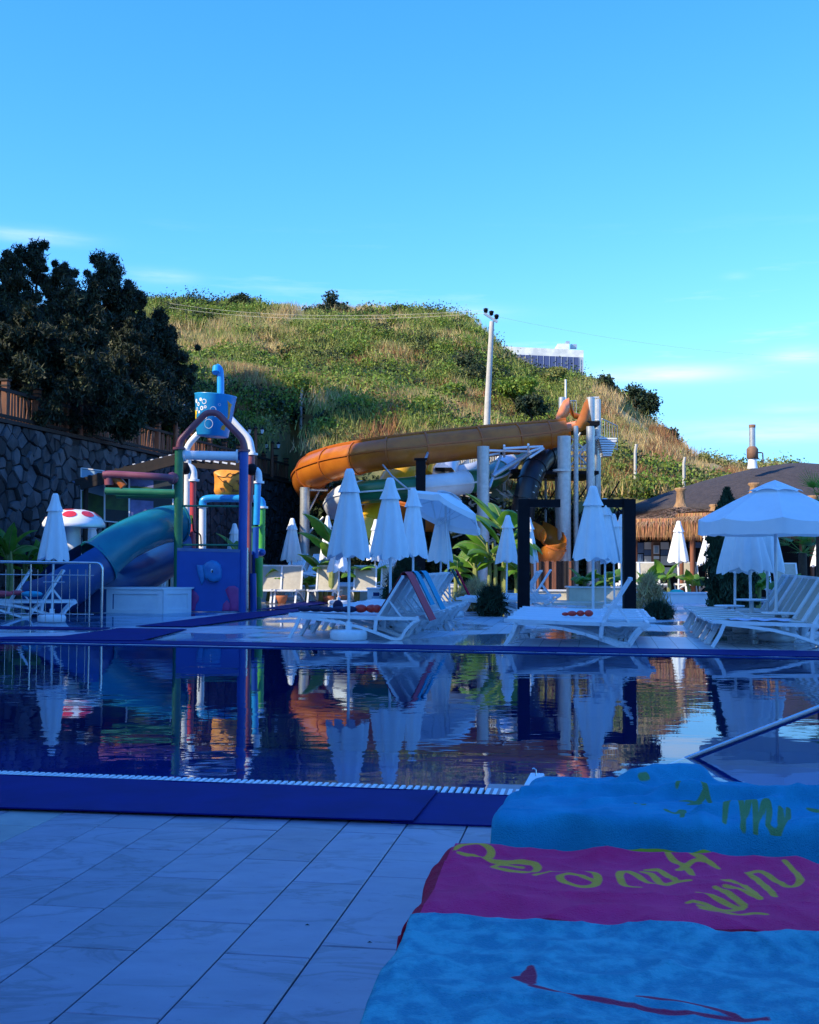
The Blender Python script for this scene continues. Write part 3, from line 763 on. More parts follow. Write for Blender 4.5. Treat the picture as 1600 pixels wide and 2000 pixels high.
HBU = [(425, 612, 88, 1.3, 'shrub_olive', 'grey green bush on the crest at the left'), (472, 600, 88, 1.8, 'shrub_dark', 'dark bush on the crest left of the highest one'), (642, 607, 88, 2.4, 'shrub_dark', 'widest dark bush on the middle of the crest'), (718, 616, 88, 1.1, 'shrub_olive', 'brownish bush on the crest right of the middle'),
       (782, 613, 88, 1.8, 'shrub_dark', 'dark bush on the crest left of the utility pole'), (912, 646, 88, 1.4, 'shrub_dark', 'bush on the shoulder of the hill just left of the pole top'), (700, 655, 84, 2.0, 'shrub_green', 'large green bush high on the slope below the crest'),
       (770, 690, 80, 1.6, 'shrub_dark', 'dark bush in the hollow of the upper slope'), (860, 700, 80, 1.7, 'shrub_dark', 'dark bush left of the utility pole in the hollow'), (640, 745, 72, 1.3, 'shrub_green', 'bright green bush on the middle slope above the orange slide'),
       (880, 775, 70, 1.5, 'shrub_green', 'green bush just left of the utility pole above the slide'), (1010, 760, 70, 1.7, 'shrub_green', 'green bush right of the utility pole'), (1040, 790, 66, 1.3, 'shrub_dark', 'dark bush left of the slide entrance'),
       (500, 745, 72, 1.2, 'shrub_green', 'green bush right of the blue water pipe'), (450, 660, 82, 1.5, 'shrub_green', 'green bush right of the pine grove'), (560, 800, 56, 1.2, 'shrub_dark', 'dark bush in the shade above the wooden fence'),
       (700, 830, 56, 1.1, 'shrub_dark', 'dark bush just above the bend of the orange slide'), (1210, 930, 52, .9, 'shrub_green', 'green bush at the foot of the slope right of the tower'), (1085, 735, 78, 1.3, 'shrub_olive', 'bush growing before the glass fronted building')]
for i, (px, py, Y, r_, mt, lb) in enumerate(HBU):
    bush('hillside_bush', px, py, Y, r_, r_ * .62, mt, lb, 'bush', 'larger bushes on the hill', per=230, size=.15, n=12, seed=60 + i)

# concrete fence posts up the hill
for i, (px, py, Y, h, lb) in enumerate([(588, 818, 56, 1.5, 'grey post at the shade line, left one'), (676, 800, 57, 1.2, 'short pale post in front of dark bushes above the slide'), (1241, 918, 50, 1.1, 'white post on the dry slope nearer the slide tower'), (1336, 934, 50, .9, 'white post on the dry slope nearer the thatched roof')]):
    c = P(px, py, Y); g = MB(); g.tube([c - Vector((0, 0, .5)), c + Vector((0, 0, h * .7)), c + Vector((.05, 0, h))], [.07, .065, .06], 7); g.build('fence_post', M['concrete'], label=lb, cat='fence post', group='posts on the hillside')

# utility pole with three insulators and wires
pb, ptop = P(945, 930, 51), P(961, 628, 51)
up_ = root('utility_pole', pb, 'tall round concrete utility pole with three insulators', 'utility pole')
g = MB(); g.tube([pb - Vector((0, 0, 1.5)), pb.lerp(ptop, .5), ptop], [.17, .135, .105], 12); g.build('pole', M['concrete'], up_)
g = MB(); a, b_ = P(946, 612, 51), P(972, 629, 51); g.bar(a, b_, .09, .10); g.build('crossarm', M['galv'], up_)
for px, py in ((949, 609), (960, 614), (970, 621)):
    g = MB(); c = P(px, py, 51); g.lathe(c, [(.03, -.06), (.09, -.02), (.085, .05), (.12, .07), (.085, .1), (.12, .13), (.03, .17), (0, .17)], 10); g.build('insulator', M['black_metal'], up_)
def wire(a, b, sag, label, r=.012):
    g = MB(); g.tube([a.lerp(b, t / 12) - Vector((0, 0, sag * 4 * (t / 12) * (1 - t / 12))) for t in range(13)], r, 4); g.build('overhead_wire', M['concrete'], label=label, cat='wire', group='wires from the utility pole')
wire(P(949, 606, 51), P(330, 592, 80), 0.5, 'wire running left from the pole along the crest', .007)
wire(P(960, 611, 51), P(330, 600, 78), 0.5, 'lower wire running left from the pole along the crest', .007)
wire(P(970, 618, 51), P(1700, 700, 60), .5, 'thin wire running right from the pole over the sky', .004)

# glass fronted building on the ridge
Yb = 132
bl = root('office_building', P(1060, 760, Yb), 'pale flat roofed building with dark glass front on the ridge', 'building')
def bb(px0, py0, px1, py1, y0, y1, mt, name, par=None):
    a, b_ = P(px0, py0, y0), P(px1, py1, y0); g = MB(); z0, z1 = min(a.z, b_.z), max(a.z, b_.z)
    g.box(((a.x + b_.x) / 2, (y0 + y1) / 2, (z0 + z1) / 2), (abs(b_.x - a.x), y1 - y0, z1 - z0)); return g.build(name, M[mt], par or bl)
ps = [P(940, 674, Yb + 6), P(1140, 684, Yb), P(1140, 698, Yb), P(940, 690, Yb + 6)]
g = MB(); g.prism(ps, (0, 14, 0)); g.build('parapet', M['facade'], bl)
ps = [P(940, 690, Yb + 6.2), P(1133, 697.8, Yb + .2), P(1133, 770, Yb + .2), P(940, 770, Yb + 6.2)]
g = MB(); g.prism(ps, (0, 13.5, 0)); g.build('wall', M['black_metal'], bl)
bb(1132, 698.2, 1140, 770, Yb, Yb + 13, 'facade', 'corner_pier')
for i in range(11):
    x0, x1 = 1131 - (i + 1) * 11.6, 1131 - i * 11.6; f_ = lambda x: Yb - .35 + (1140 - x) / 200 * 6; y_ = lambda x: 698.2 - (1140 - x) * .045
    g = MB(); g.prism([P(x0 + .8, y_(x0), f_(x0)), P(x1, y_(x1), f_(x1)), P(x1, 728, f_(x1)), P(x0 + .8, 728, f_(x0))], (0, .12, 0)); g.build('window', M['glass_dark'], bl)
    g = MB(); g.bar(P(x1 + .4, y_(x1), f_(x1) - .1), P(x1 + .4, 728, f_(x1) - .1), .04, .04); g.build('mullion', M['facade'], bl)
bb(1090, 671, 1112, 684, Yb + 3, Yb + 6, 'white_wall', 'roof_unit'); bb(1106, 666, 1113, 671, Yb + 3.5, Yb + 5, 'galv', 'roof_fan'); bb(1115, 672, 1127, 680, Yb + 4, Yb + 4.6, 'galv', 'roof_panel')
# ------------------------------------------------------------------ children's play tower
def PT(pts, Y): return [P(p[0], p[1], Y) for p in pts]
def bend(pts, r=.35, k=5):
    """round the corners of a pipe"""
    out = [pts[0]]
    for i in range(1, len(pts) - 1):
        a, b, c = pts[i - 1], pts[i], pts[i + 1]
        ra = min(r, (a - b).length * .45); rc = min(r, (c - b).length * .45)
        p, q = b + (a - b).normalized() * ra, b + (c - b).normalized() * rc
        for t in range(k + 1):
            t /= k; out.append(p * (1 - t) ** 2 + b * 2 * t * (1 - t) + q * t * t)
    return out + [pts[-1]]
YF, YR = 26.4, 29.0
pl_ = root('play_tower', G(410, 1193), 'colourful children\'s water play tower with pipes, blue front panel and arches', 'play tower')
def pipe(name, pts, Y, r, mt, par=pl_, n=12, bd=.25, **k):
    g = MB(); q = [P(p[0], p[1], p[2] if len(p) > 2 else Y) for p in pts]
    g.tube(bend(q, bd) if len(q) > 2 else q, r, n); return g.build(name, M[mt], par, **k)
def flange(px, py, Y, r, mt, par=pl_, vert=True, w=.05, d=None):
    g = MB(); c = P(px, py, Y); v = Vector((0, 0, w / 2)) if vert else Vector((w / 2, 0, 0))
    g.tube([c - v, c + v], r, 14); return g.build('flange', M[mt], par)
gz = lambda px, Y: 1092 + CAMH * F / Y + .0
def ground_y(px, Y):
    lo, hi = 1100, 1400
    for _ in range(30):
        m = (lo + hi) / 2
        if G(px, m).y > Y: lo = m
        else: hi = m
    return lo
# corner posts
pipe('post', [(350, 876), (347, ground_y(347, YF))], YF, .095, 'play_green', label='dark green front left post')
pipe('post', [(477, 880), (472, ground_y(472, YF))], YF, .10, 'play_blue', label='blue front right post')
pipe('post', [(367, 892), (363, ground_y(363, YR))], YR, .085, 'pole_white', label='pale rear left post')
pipe('post', [(491, 888), (487, 980)], YR, .095, 'play_maroon'); pipe('post', [(487, 980), (486, ground_y(486, 27.6))], 27.6, .06, 'play_maroon')
pipe('post', [(481, 1070), (481, ground_y(481, 27.0))], 27.0, .055, 'steel', label='bare steel lower post')
for x, y, Y in ((350, 876, YF), (477, 880, YF), (363, 884, YR), (493, 887, YR)): flange(x, y, Y, .14, 'play_maroon' if Y == YF else 'paint_white')
# arches
pipe('front_arch', [(350, 874), (352, 860), (403, 806), (424, 806), (474, 858), (478, 878)], YF, .075, 'play_maroon', bd=.10)
pipe('rear_arch', [(363, 882), (370, 866), (408, 826), (440, 806), (488, 858), (493, 885)], YR, .08, 'paint_white', bd=.12)
pipe('cross_beam', [(358, 889), (466, 891)], YF + .1, .105, 'paint_white')
flange(361, 889, YF + .1, .15, 'pole_white', vert=False); flange(464, 891, YF + .1, .15, 'pole_white', vert=False)
pipe('beam_stub', [(343, 887), (360, 888)], YF + .1, .07, 'play_green'); pipe('beam_stub', [(464, 891), (480, 891)], YF + .1, .1, 'play_blue')
# red and green side arms
pipe('side_arm', [(202, 928), (214, 926), (330, 933), (340, 936)], YF - .3, .085, 'play_maroon')
pipe('side_arm', [(206, 959), (345, 963)], YF + .6, .085, 'play_green'); pipe('side_arm', [(228, 965), (345, 966)], YF + 1.2, .10, 'play_green')
g = MB(); g.ball(P(337, 934, YF - .1), .14); g.build('ball_joint', M['play_maroon'], pl_)
pipe('nozzle', [(214, 932), (232, 938), (242, 950)], YF - .2, .09, 'orange_rib'); pipe('nozzle', [(212, 930), (213, 947)], YF - .25, .10, 'play_maroon')
# elbows with valve balls
for x, Y in ((362, YR - .6), (492, YR - .4)):
    g = MB(); g.ball(P(x, 915 + (2 if x > 400 else 0), Y), .15, 12, 8); g.build('valve_ball', M['black_metal'], pl_)
pipe('elbow', [(366, 910), (378, 916), (379, 938)], YR - .6, .085, 'paint_white'); pipe('elbow', [(492, 917), (505, 919), (506, 942)], YR - .4, .085, 'paint_white')
flange(379, 938, YR - .6, .13, 'paint_white'); flange(506, 942, YR - .4, .13, 'paint_white')
pipe('riser', [(377, 938), (376, ground_y(376, YR - .6))], YR - .6, .075, 'play_red'); pipe('riser', [(504, 942), (501, 1025)], YR - .4, .08, 'play_cyan')
flange(501, 1030, YR - .4, .12, 'play_green'); pipe('riser', [(500, 1030), (498, 1140)], YR - .5, .075, 'play_blue'); pipe('riser', [(494, 1120), (495, ground_y(495, 27.4))], 27.4, .08, 'play_blue')
pipe('riser', [(488, 990), (486, 1068)], YR + .1, .14, 'play_green'); pipe('riser', [(495, 1040), (493, 1115)], YR - .2, .09, 'play_green')
# cyan hoop over white and green legs
pipe('hoop', [(396, 990), (396, 973), (510, 974), (513, 990)], YR + .6, .095, 'play_cyan', bd=.28)
flange(396, 989, YR + .6, .14, 'paint_white'); flange(513, 991, YR + .6, .14, 'paint_white')
pipe('hoop_leg', [(396, 990), (395, ground_y(395, YR + .6))], YR + .6, .09, 'paint_white'); pipe('hoop_leg', [(512, 992), (511, 1078)], YR + .6, .085, 'play_lime')
g = MB(); g.ball(P(509, 1079, YR + .5), .13, 10, 7, sq=(1, 1, .8)); g.build('valve_body', M['play_blue'], pl_)
pipe('hoop_leg', [(506, 1090), (506, 1168)], YR - .6, .095, 'play_lime'); pipe('hoop_leg', [(503, 1166), (504, ground_y(504, 28.2))], 28.2, .09, 'play_green')
# orange crackled rock panel
c = P(449, 943, YR + .7); rk = MB(); W2, H2 = .42, .33
def rockshape(a): return 1 + .05 * math.sin(3 * a + 1) + .035 * math.sin(5 * a + 2)
def sq(a, rx, rz):
    e = .45; ca, sa = math.cos(a), math.sin(a)
    return (math.copysign(abs(ca) ** e, ca) * rx * rockshape(a), math.copysign(abs(sa) ** e, sa) * rz * rockshape(a + 2))
lay = [(0.0, -.05), (.93, -.05), (1.0, 0), (.96, .045), (0, .065)]
rk.grid(lambda u_, v_: c + Vector((sq(u_ * 6.2832, W2 * lay[round(v_ * 4)][0], 1)[0], -lay[round(v_ * 4)][1], sq(u_ * 6.2832, 1, H2 * lay[round(v_ * 4)][0])[1])), 40, 4)
rp = rk.build('rock_panel', M['rock_orange'], pl_)
g = MB(); rs2 = random.Random(3)
nodes = [Vector((rs2.uniform(-.8, .8), rs2.uniform(-.8, .8))) for _ in range(30)]
for i, a in enumerate(nodes):
    for b_ in sorted(nodes, key=lambda q: (q - a).length)[1:3]:
        m_ = (a + b_) / 2 + Vector((rs2.uniform(-.09, .09), rs2.uniform(-.09, .09))); yy = lambda q: -.068 + .02 * max(abs(q.x), abs(q.y))
        g = MB(); g.tube([c + Vector((q.x * W2 * .97, yy(q), q.y * H2 * .97)) for q in (a, m_, b_)], .011, 4); g.build('rock_seam', M['rock_seam'], rp)
# tipping bucket with its water pipe
bk = root('tipping_bucket', P(418, 858, 27.7), 'tilted blue tipping bucket painted with bubbles and yellow shapes, above the play tower', 'bucket')
bc, tl = P(415, 853, 27.7), P(420, 774, 27.7); ax = (tl - bc); Hh = ax.length
Mb = Matrix.Translation(bc) @ Matrix.Rotation(R(4), 4, 'Y'); g = MB()
bp = [(0, 0), (.34, 0), (.375, .02), (.49, Hh), (.505, Hh + .02), (.475, Hh + .02), (.35, .08), (0, .08)]
nb = 32; vs = [Mb @ Vector((r * math.cos(6.2832 * j / nb), r * math.sin(6.2832 * j / nb), z)) for r, z in bp for j in range(nb)]
g.add(vs, [(i * nb + j, i * nb + (j + 1) % nb, (i + 1) * nb + (j + 1) % nb, (i + 1) * nb + j) for i in range(len(bp) - 1) for j in range(nb)], 0, True)
g.build('shell', M['play_cyan'], bk)
def onb(th, z, d=.004): r = .375 + (.49 - .375) * z / Hh + d; return Mb @ Vector((r * math.sin(th), -r * math.cos(th), z))
def bub(th, z, r, ring, mt='paint_white', nm='bubble'):
    g = MB(); k = 16; rr = .45; o_ = [onb(th + r / rr * math.cos(6.2832 * j / k), z + r * math.sin(6.2832 * j / k), .005) for j in range(k)]
    i_ = [onb(th + r * ring / rr * math.cos(6.2832 * j / k) - r * .1, z + r * ring * math.sin(6.2832 * j / k), .005) for j in range(k)]
    g.add(o_ + i_, [(j, (j + 1) % k, k + (j + 1) % k, k + j) for j in range(k)]); g.build(nm, M[mt], bk)
for th, z, r, ri in [(-1.0, .82, .05, .2), (-.8, .74, .045, .5), (-.62, .85, .04, .2), (-.95, .62, .045, .6), (-.55, .64, .05, .5), (-.4, .80, .06, .75), (-.33, .67, .035, .5), (-.75, .55, .035, .3), (-.1, .27, .11, .92), (-.35, .45, .07, .8), (.1, .62, .07, .86), (.25, .5, .05, .85), (-.68, .42, .05, .3), (.4, .75, .03, .8), (.55, .42, .05, .8)]: bub(th, z * Hh, r, ri)
def patch(pts, mt, nm, d=.004):
    g = MB(); k = len(pts)
    mid = (sum(p[0] for p in pts) / k, sum(p[1] for p in pts) / k)
    g.add([onb(mid[0], mid[1] * Hh, d + .003)] + [onb(a, z * Hh, d) for a, z in pts], [(0, 1 + j, 1 + (j + 1) % k) for j in range(k)]); g.build(nm, M[mt], bk)
for q in ([(.78, .88), (.92, .84), (1.15, .80), (1.1, .72), (.88, .76)], [(.88, .76), (1.1, .72), (1.14, .5), (1.0, .5)], [(1.0, .5), (1.14, .5), (1.05, .34), (.85, .3)], [(.85, .3), (1.0, .32), (.9, .14), (.62, .17), (.68, .25)]): patch(q, 'rock_orange', 'yellow_shape')
for q in ([(-1.35, .60), (-1.0, .62), (-.98, .50), (-1.3, .48)], [(-1.35, .48), (-1.08, .50), (-1.1, .32), (-1.35, .30)]): patch(q, 'paint_yellow', 'yellow_shape')
wpipe = root('water_pipe', P(431, 775, 27.9), 'light blue water pipe hooking over the tipping bucket', 'water pipe')
pipe('pipe', [(431, 792), (431, 727), (427, 718), (423, 717)], 27.9, .085, 'play_cyan', par=wpipe, bd=.2)
pipe('spout', [(423, 717, 27.88), (422, 728, 27.8)], 27.8, .095, 'play_cyan', par=wpipe)
# climbing platform, front panel with fish and corals, rails
g = MB(); a, b_ = P(346, 1076, YF - .12), P(469, 1079, YF - .12); zb = .02
g.prism([Z(a, zb), Z(b_, zb), b_, a], (0, .08, 0)); pn = g.build('front_panel', M['play_blue'], pl_)
g = MB(); g.prism([P(346, 1070, YF - .13), P(469, 1073, YF - .13), P(469, 1079, YF - .13), P(346, 1076, YF - .13)], (0, .14, 0)); g.build('panel_cap', M['tile_blue'], pl_)
g = MB(); q = P(346, 1074, YF); g.box((P(408, 1074, YF).x, YF + 1.3, q.z - .05), (1.45, 2.4, .08)); g.build('platform', M['play_blue'], pl_)
def relief(name, pxs, mt, d=.05, par=pn):
    g = MB(); pts = [P(x, y, YF - .125) for x, y in pxs]; n = len(pts); c = sum(pts, Vector()) / n
    lv = [(1, 0), (.94, -d * .6), (.75, -d * .9), (.35, -d)]
    vs = [c + (p - c) * k + Vector((0, y, 0)) for k, y in lv for p in pts]
    g.add(vs, [(i * n + j, i * n + (j + 1) % n, (i + 1) * n + (j + 1) % n, (i + 1) * n + j) for i in range(3) for j in range(n)] + [tuple(range(3 * n, 4 * n))], 0, True)
    return g.build(name, M[mt], par)
fs_ = relief('fish_relief', [(396, 1105), (403, 1098), (413, 1094), (424, 1096), (431, 1103), (434, 1114), (433, 1128), (428, 1136), (417, 1139), (407, 1137), (401, 1130), (397, 1118)], 'fish_blue', .09)
relief('fish_tail', [(384, 1103), (398, 1104), (401, 1118), (400, 1134), (394, 1143), (391, 1132), (386, 1118)], 'fish_blue', .05)
g = MB(); g.ball(P(414, 1115, YF - .20), .045, sq=(.7, .6, 1.2)); g.build('fish_eye', M['eye_white'], pn)
g = MB(); g.ball(P(414.6, 1116, YF - .235), .024, sq=(.8, .5, 1.3)); g.build('fish_pupil', M['eye_dark'], pn)
g = MB(); g.tube([P(x, y, YF - .215) for x, y in ((404, 1129), (409, 1135), (418, 1137), (427, 1135))], .007, 5); g.build('fish_mouth', M['eye_dark'], pn)
relief('coral', [(372, 1153), (377, 1152), (384, 1158), (389, 1166), (388, 1173), (383, 1180), (381, 1192), (360, 1192), (360, 1160)], 'paint_pink', .03)
relief('coral', [(440, 1152), (447, 1145), (458, 1144), (466, 1149), (466, 1193), (450, 1193), (449, 1174), (444, 1163)], 'paint_pink', .03)
relief('coral', [(434, 1193), (436, 1180), (443, 1172), (450, 1180), (450, 1193)], 'paint_pink', .03)
for y in (989, 1065): pipe('guard_rail', [(352, y - 1), (470, y)], YF + .02, .024, 'play_green')
for x in (385, 411, 443): pipe('guard_bar', [(x, 989), (x, 1066)], YF + .02, .008, 'black_metal')
pipe('guard_bar', [(376, 1012), (378, 1040), (392, 1042), (393, 1068)], YF + .3, .016, 'black_metal', bd=.1)
pipe('guard_bar', [(351, 1040), (355, 1058), (357, 1068)], YF + .2, .016, 'black_metal', bd=.1)
g = MB(); g.tube(PT([(351, 992), (353, 1008), (353, 1035)], YF + .1), [.03, .055, .02], 8); g.build('yellow_fender', M['paint_yellow'], pl_)
g = MB(); g.tube(PT([(372, 1006), (371, 1014), (373, 1024)], YF + 1.5), [.05, .07, .03], 8); g.build('yellow_fender', M['paint_yellow'], pl_)
for q in [((362, 1045), (373, 1045)), ((364, 1071), (373, 1071))]: pipe('yellow_box', [q[0], q[1]], YR, .07, 'paint_yellow')
# teal tube slide with the blue flume below it
sl = root('childrens_slide', G(200, 1190), 'teal tube slide curving down from the play tower into a blue trough', 'slide')
def sweep(pts, rs_, n=20, a0=0, a1=2 * math.pi, th=0.0, side=Vector((0, 0, 1)), sub=8):
    """swept shell with a fixed up direction; a0..a1 part of the circle measured from 'up'"""
    pts = [Vector(p) for p in pts]; P2, R2 = [], []
    for i in range(len(pts) - 1):
        p0, p1, p2, p3 = pts[max(i - 1, 0)], pts[i], pts[i + 1], pts[min(i + 2, len(pts) - 1)]
        for k in range(sub):
            t = k / sub; P2.append(.5 * ((2 * p1) + (p2 - p0) * t + (2 * p0 - 5 * p1 + 4 * p2 - p3) * t * t + (3 * p1 - p0 - 3 * p2 + p3) * t ** 3)); R2.append(rs_[i] * (1 - t) + rs_[i + 1] * t)
    P2.append(pts[-1]); R2.append(rs_[-1]); fr = []
    for i, p in enumerate(P2):
        t = (P2[min(i + 1, len(P2) - 1)] - P2[max(i - 1, 0)]).normalized(); u = side - t * side.dot(t); u.normalize(); fr.append((p, u, t.cross(u), R2[i]))
    def at(i, a, k=1.0): p, u, w, r = fr[i]; return p + (u * math.cos(a) + w * math.sin(a)) * r * k
    return fr, at
def shell(g, fr, at, n, a0, a1, i0=0, i1=None, k=1.0, m=0):
    i1 = len(fr) - 1 if i1 is None else i1
    vs = [at(i, a0 + (a1 - a0) * j / n, k) for i in range(i0, i1 + 1) for j in range(n + 1)]
    g.add(vs, [(i * (n + 1) + j, i * (n + 1) + j + 1, (i + 1) * (n + 1) + j + 1, (i + 1) * (n + 1) + j) for i in range(i1 - i0) for j in range(n)], m, True)
def rib(g, fr, at, i, a0, a1, k0, k1, n=20, m=0, w=.05):
    p, u, ww, r = fr[i]; t = u.cross(ww).normalized() * w / 2
    rings = [[at(i, a0 + (a1 - a0) * j / n, k) + t * s_ for j in range(n + 1)] for k, s_ in ((k0, -1), (k1, -1), (k1, 1), (k0, 1))]
    vs = sum(rings, []); g.add(vs, [(q * (n + 1) + j, q * (n + 1) + j + 1, ((q + 1) % 4) * (n + 1) + j + 1, ((q + 1) % 4) * (n + 1) + j) for q in range(4) for j in range(n)], m)
TAU = 2 * math.pi
fr, at = sweep([P(350, 1022, 27.2), P(320, 1025, 26.9), P(287, 1036, 26.4), P(247, 1055, 26), P(217, 1076, 25.7), P(193, 1096, 25.5)], [.43, .43, .43, .44, .46, .50])
g = MB(); shell(g, fr, at, 24, 0, TAU); g.build('tube', M['teal_frp'], sl)
for i_ in (len(fr) - 1, 0): g = MB(); rib(g, fr, at, i_, 0, TAU, .98, 1.06, 24); g.build('tube_flange', M['teal_frp'], sl)
fr, at = sweep([P(195, 1095, 25.6), P(165, 1112, 25.2), P(128, 1140, 24.8), P(92, 1165, 24.6), P(60, 1172, 24.6)], [.52, .52, .54, .5, .45])
g = MB(); shell(g, fr, at, 20, .30 * math.pi - .35, 1.75 * math.pi + .2); g.build('trough', M['blue_frp'], sl)
fr, at = sweep([P(355, 1060, 28.6), P(318, 1098, 28), P(275, 1122, 27.3), P(225, 1140, 26.6), P(160, 1160, 26.3), P(100, 1178, 26)], [.40, .42, .42, .42, .42, .4])
g = MB(); shell(g, fr, at, 20, 0, TAU); g.build('lower_tube', M['blue_frp'], sl)
g = MB(); g.prism([Z(P(78, 1170, 25.6), .02), Z(P(300, 1170, 25.6), .02), Z(P(300, 1150, 25.6), .45), Z(P(130, 1150, 25.6), .62), Z(P(88, 1150, 25.6), .45)], (0, .9, 0)); g.build('slide_base', M['blue_frp'], sl)

# low white panelled wall of the kids' pool
kw = root('panelled_wall', G(240, 1198), 'low white wall with recessed panels in front of the blue slide', 'low wall')
zt = P(240, 1152, 25.2).z
a, b_, c_ = G(104, 1196.5), G(318, 1199), G(372, 1196.5)
def wallseg(a, b_, names, k):
    u_ = (b_ - a).normalized(); n_ = Vector((u_.y, -u_.x, 0)); L = (b_ - a).length
    g = MB(); g.prism([a, b_, Z(b_, zt), Z(a, zt)], n_ * -.34); g.build('wall_core', M['white_wall'], kw)
    fr_ = []; w = L / k; g = MB(); e = .025
    g.prism([a + n_ * e, b_ + n_ * e, Z(b_ + n_ * e, .09), Z(a + n_ * e, .09)], n_ * -(e - .002)); g.prism([Z(a + n_ * e, zt - .10), Z(b_ + n_ * e, zt - .10), Z(b_ + n_ * e, zt - .0), Z(a + n_ * e, zt - .0)], n_ * -(e - .002))
    for i in range(k + 1):
        c = a + u_ * (w * i); x0 = max(0, w * i - .11); x1 = min(L, w * i + .11)
        g.prism([Z(a + u_ * x0 + n_ * e, .09), Z(a + u_ * x1 + n_ * e, .09), Z(a + u_ * x1 + n_ * e, zt - .1), Z(a + u_ * x0 + n_ * e, zt - .1)], n_ * -(e - .002))
    g.build('panel_frame', M['white_wall'], kw)
wallseg(a, b_, '', 2); wallseg(b_, c_, '', 1)
g = MB(); g.prism([Z(a + Vector((-.04, -.05, 0)), zt + .002), Z(b_ + Vector((0, -.05, 0)), zt + .002), Z(c_ + Vector((.04, -.02, 0)), zt + .002), Z(c_ + Vector((.04, .42, 0)), zt + .002), Z(a + Vector((-.04, .42, 0)), zt + .002)], (0, 0, .035)); g.build('wall_cap', M['white_wall'], kw)
g = MB(); g.box(P(164, 1146, 25.3), (.10, .10, .11)); g.build('small_box', M['white_plastic'], label='small white box standing on the panelled wall', cat='box')

# mushroom fountain
mc = P(144, 1026, 26.2); mb = root('mushroom_fountain', Vector((mc.x, 26.2, 0)), 'white mushroom fountain with red spots, beside the closed parasol', 'mushroom fountain')
g = MB(); pr = [(0, .36), (.23, .347), (.44, .29), (.60, .17), (.68, .04), (.69, -.03), (.67, -.05), (.3, -.03), (0, -.03)]
g.lathe(mc, pr, 36); cp = g.build('cap', M['paint_white'], mb)
g = MB(); g.lathe(Vector((mc.x - .02, 26.2, 0)), [(.25, 0), (.23, .3), (.20, .9), (.17, mc.z - .02)], 20); g.build('stem', M['paint_white'], mb)
def capspot(th, ph, r):
    g = MB(); k = 16; ring = []
    def cs(a, b):  # a angle, b 0..1 along profile
        t = b * 4; i = min(3, int(t)); f_ = t - i; rr = pr[i][0] * (1 - f_) + pr[i + 1][0] * f_; z = pr[i][1] * (1 - f_) + pr[i + 1][1] * f_
        return mc + Vector((math.sin(a) * (rr + .008), -math.cos(a) * (rr + .008), z + .008))
    vs = [cs(th, ph)] + [cs(th + r * 1.5 / max(.3, ph) * math.cos(TAU * j / k), ph + r * 1.25 * math.sin(TAU * j / k)) for j in range(k)]
    g.add(vs, [(0, 1 + j, 1 + (j + 1) % k) for j in range(k)]); g.build('spot', M['paint_red'], cp)
for th, ph, r in [(.10, .62, .12), (.9, .60, .12), (-.75, .62, .12), (-1.45, .66, .12), (1.7, .6, .12), (2.5, .6, .12), (-2.3, .6, .12), (-.2, .22, .10)]: capspot(th, ph, r)

# steel railing at the left
rl = root('steel_railing', G(60, 1226), 'polished steel railing with thin bars at the left picture edge', 'railing')
YR_ = G(200, 1225).y; q = lambda px, py: P(px, py, YR_ + (200 - px) * .002)
g = MB(); g.tube(bend([q(-90, 1096), q(200, 1100), q(198, 1226)], .12), .024, 10); g.build('handrail', M['steel'], rl)
for x in (175, 60): g = MB(); g.tube([q(x, 1102), q(x - 1, 1226)], .018, 8); g.build('post', M['steel'], rl)
g = MB(); g.tube([q(-90, 1101), q(-88, 1226)], .018, 8); g.build('post', M['steel'], rl)
for y, x0, x1 in ((1124, -90, 184), (1200, -90, 183), (1137, 84, 127)): g = MB(); g.tube([q(x0, y - 3 if x0 < 0 else y), q(x1, y)], .009, 6); g.build('cross_rail', M['steel'], rl)
for i in range(16):
    x = 167 - i * 15.6
    if abs(x - 60) < 5: continue
    g = MB(); g.tube([q(x + .5, 1112), q(x - .5, 1214)], .0055, 5); g.build('bar', M['steel'], rl)

# timber canopy roof behind the play tower
cn = root('timber_canopy', G(300, 1175), 'dark timber lean-to roof with pale studs behind the play tower', 'canopy')
Yc = 31.0
for i, (p_, q_, w) in enumerate([((148, 943), (345, 893), .16), ((158, 951), (345, 901), .16), ((345, 893), (492, 909), .20), ((345, 905), (492, 917), .16)]):
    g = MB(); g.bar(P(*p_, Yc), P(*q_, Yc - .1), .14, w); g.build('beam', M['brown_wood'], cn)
g = MB(); g.prism([P(146, 944, Yc + .1), P(345, 892, Yc + .1), P(345, 889, Yc + 1.1), P(160, 940, Yc + 1.1)], (0, 0, .06)); g.prism([P(345, 892, Yc + .1), P(492, 908, Yc + .1), P(492, 905, Yc + 1.1), P(345, 889, Yc + 1.1)], (0, 0, .06)); g.build('roof_boards', M['thatch_dark'], cn)
for i in range(9):
    x = 352 + i * 16.5; g = MB(); g.bar(P(x, 893.5 + (x - 345) * .108, Yc - .1), P(x + 10, 894.5 + (x - 335) * .108, Yc - .1), .1, .045); g.build('stud', M['paint_white'], cn)
for i in range(11):
    x = 155 + i * 17.5; g = MB(); g.bar(P(x, 937.5 - (x - 148) * .254, Yc - .05), P(x + 5, 936.5 - (x - 148) * .254, Yc - .05), .1, .07); g.build('stud', M['brown_wood'] if i < 6 else M['paint_white'], cn)
g = MB(); g.prism([P(140, 940, Yc), P(170, 936, Yc), P(172, 946, Yc), P(186, 948, Yc), P(160, 952, Yc)], (0, .2, 0)); g.build('gutter_end', M['tile_blue'], cn)
for x in (168, 480): g = MB(); b0 = P(x, 945, Yc + .2); g.tube([Z(b0, 0), b0], .07, 8); g.build('support_post', M['brown_wood'], cn)

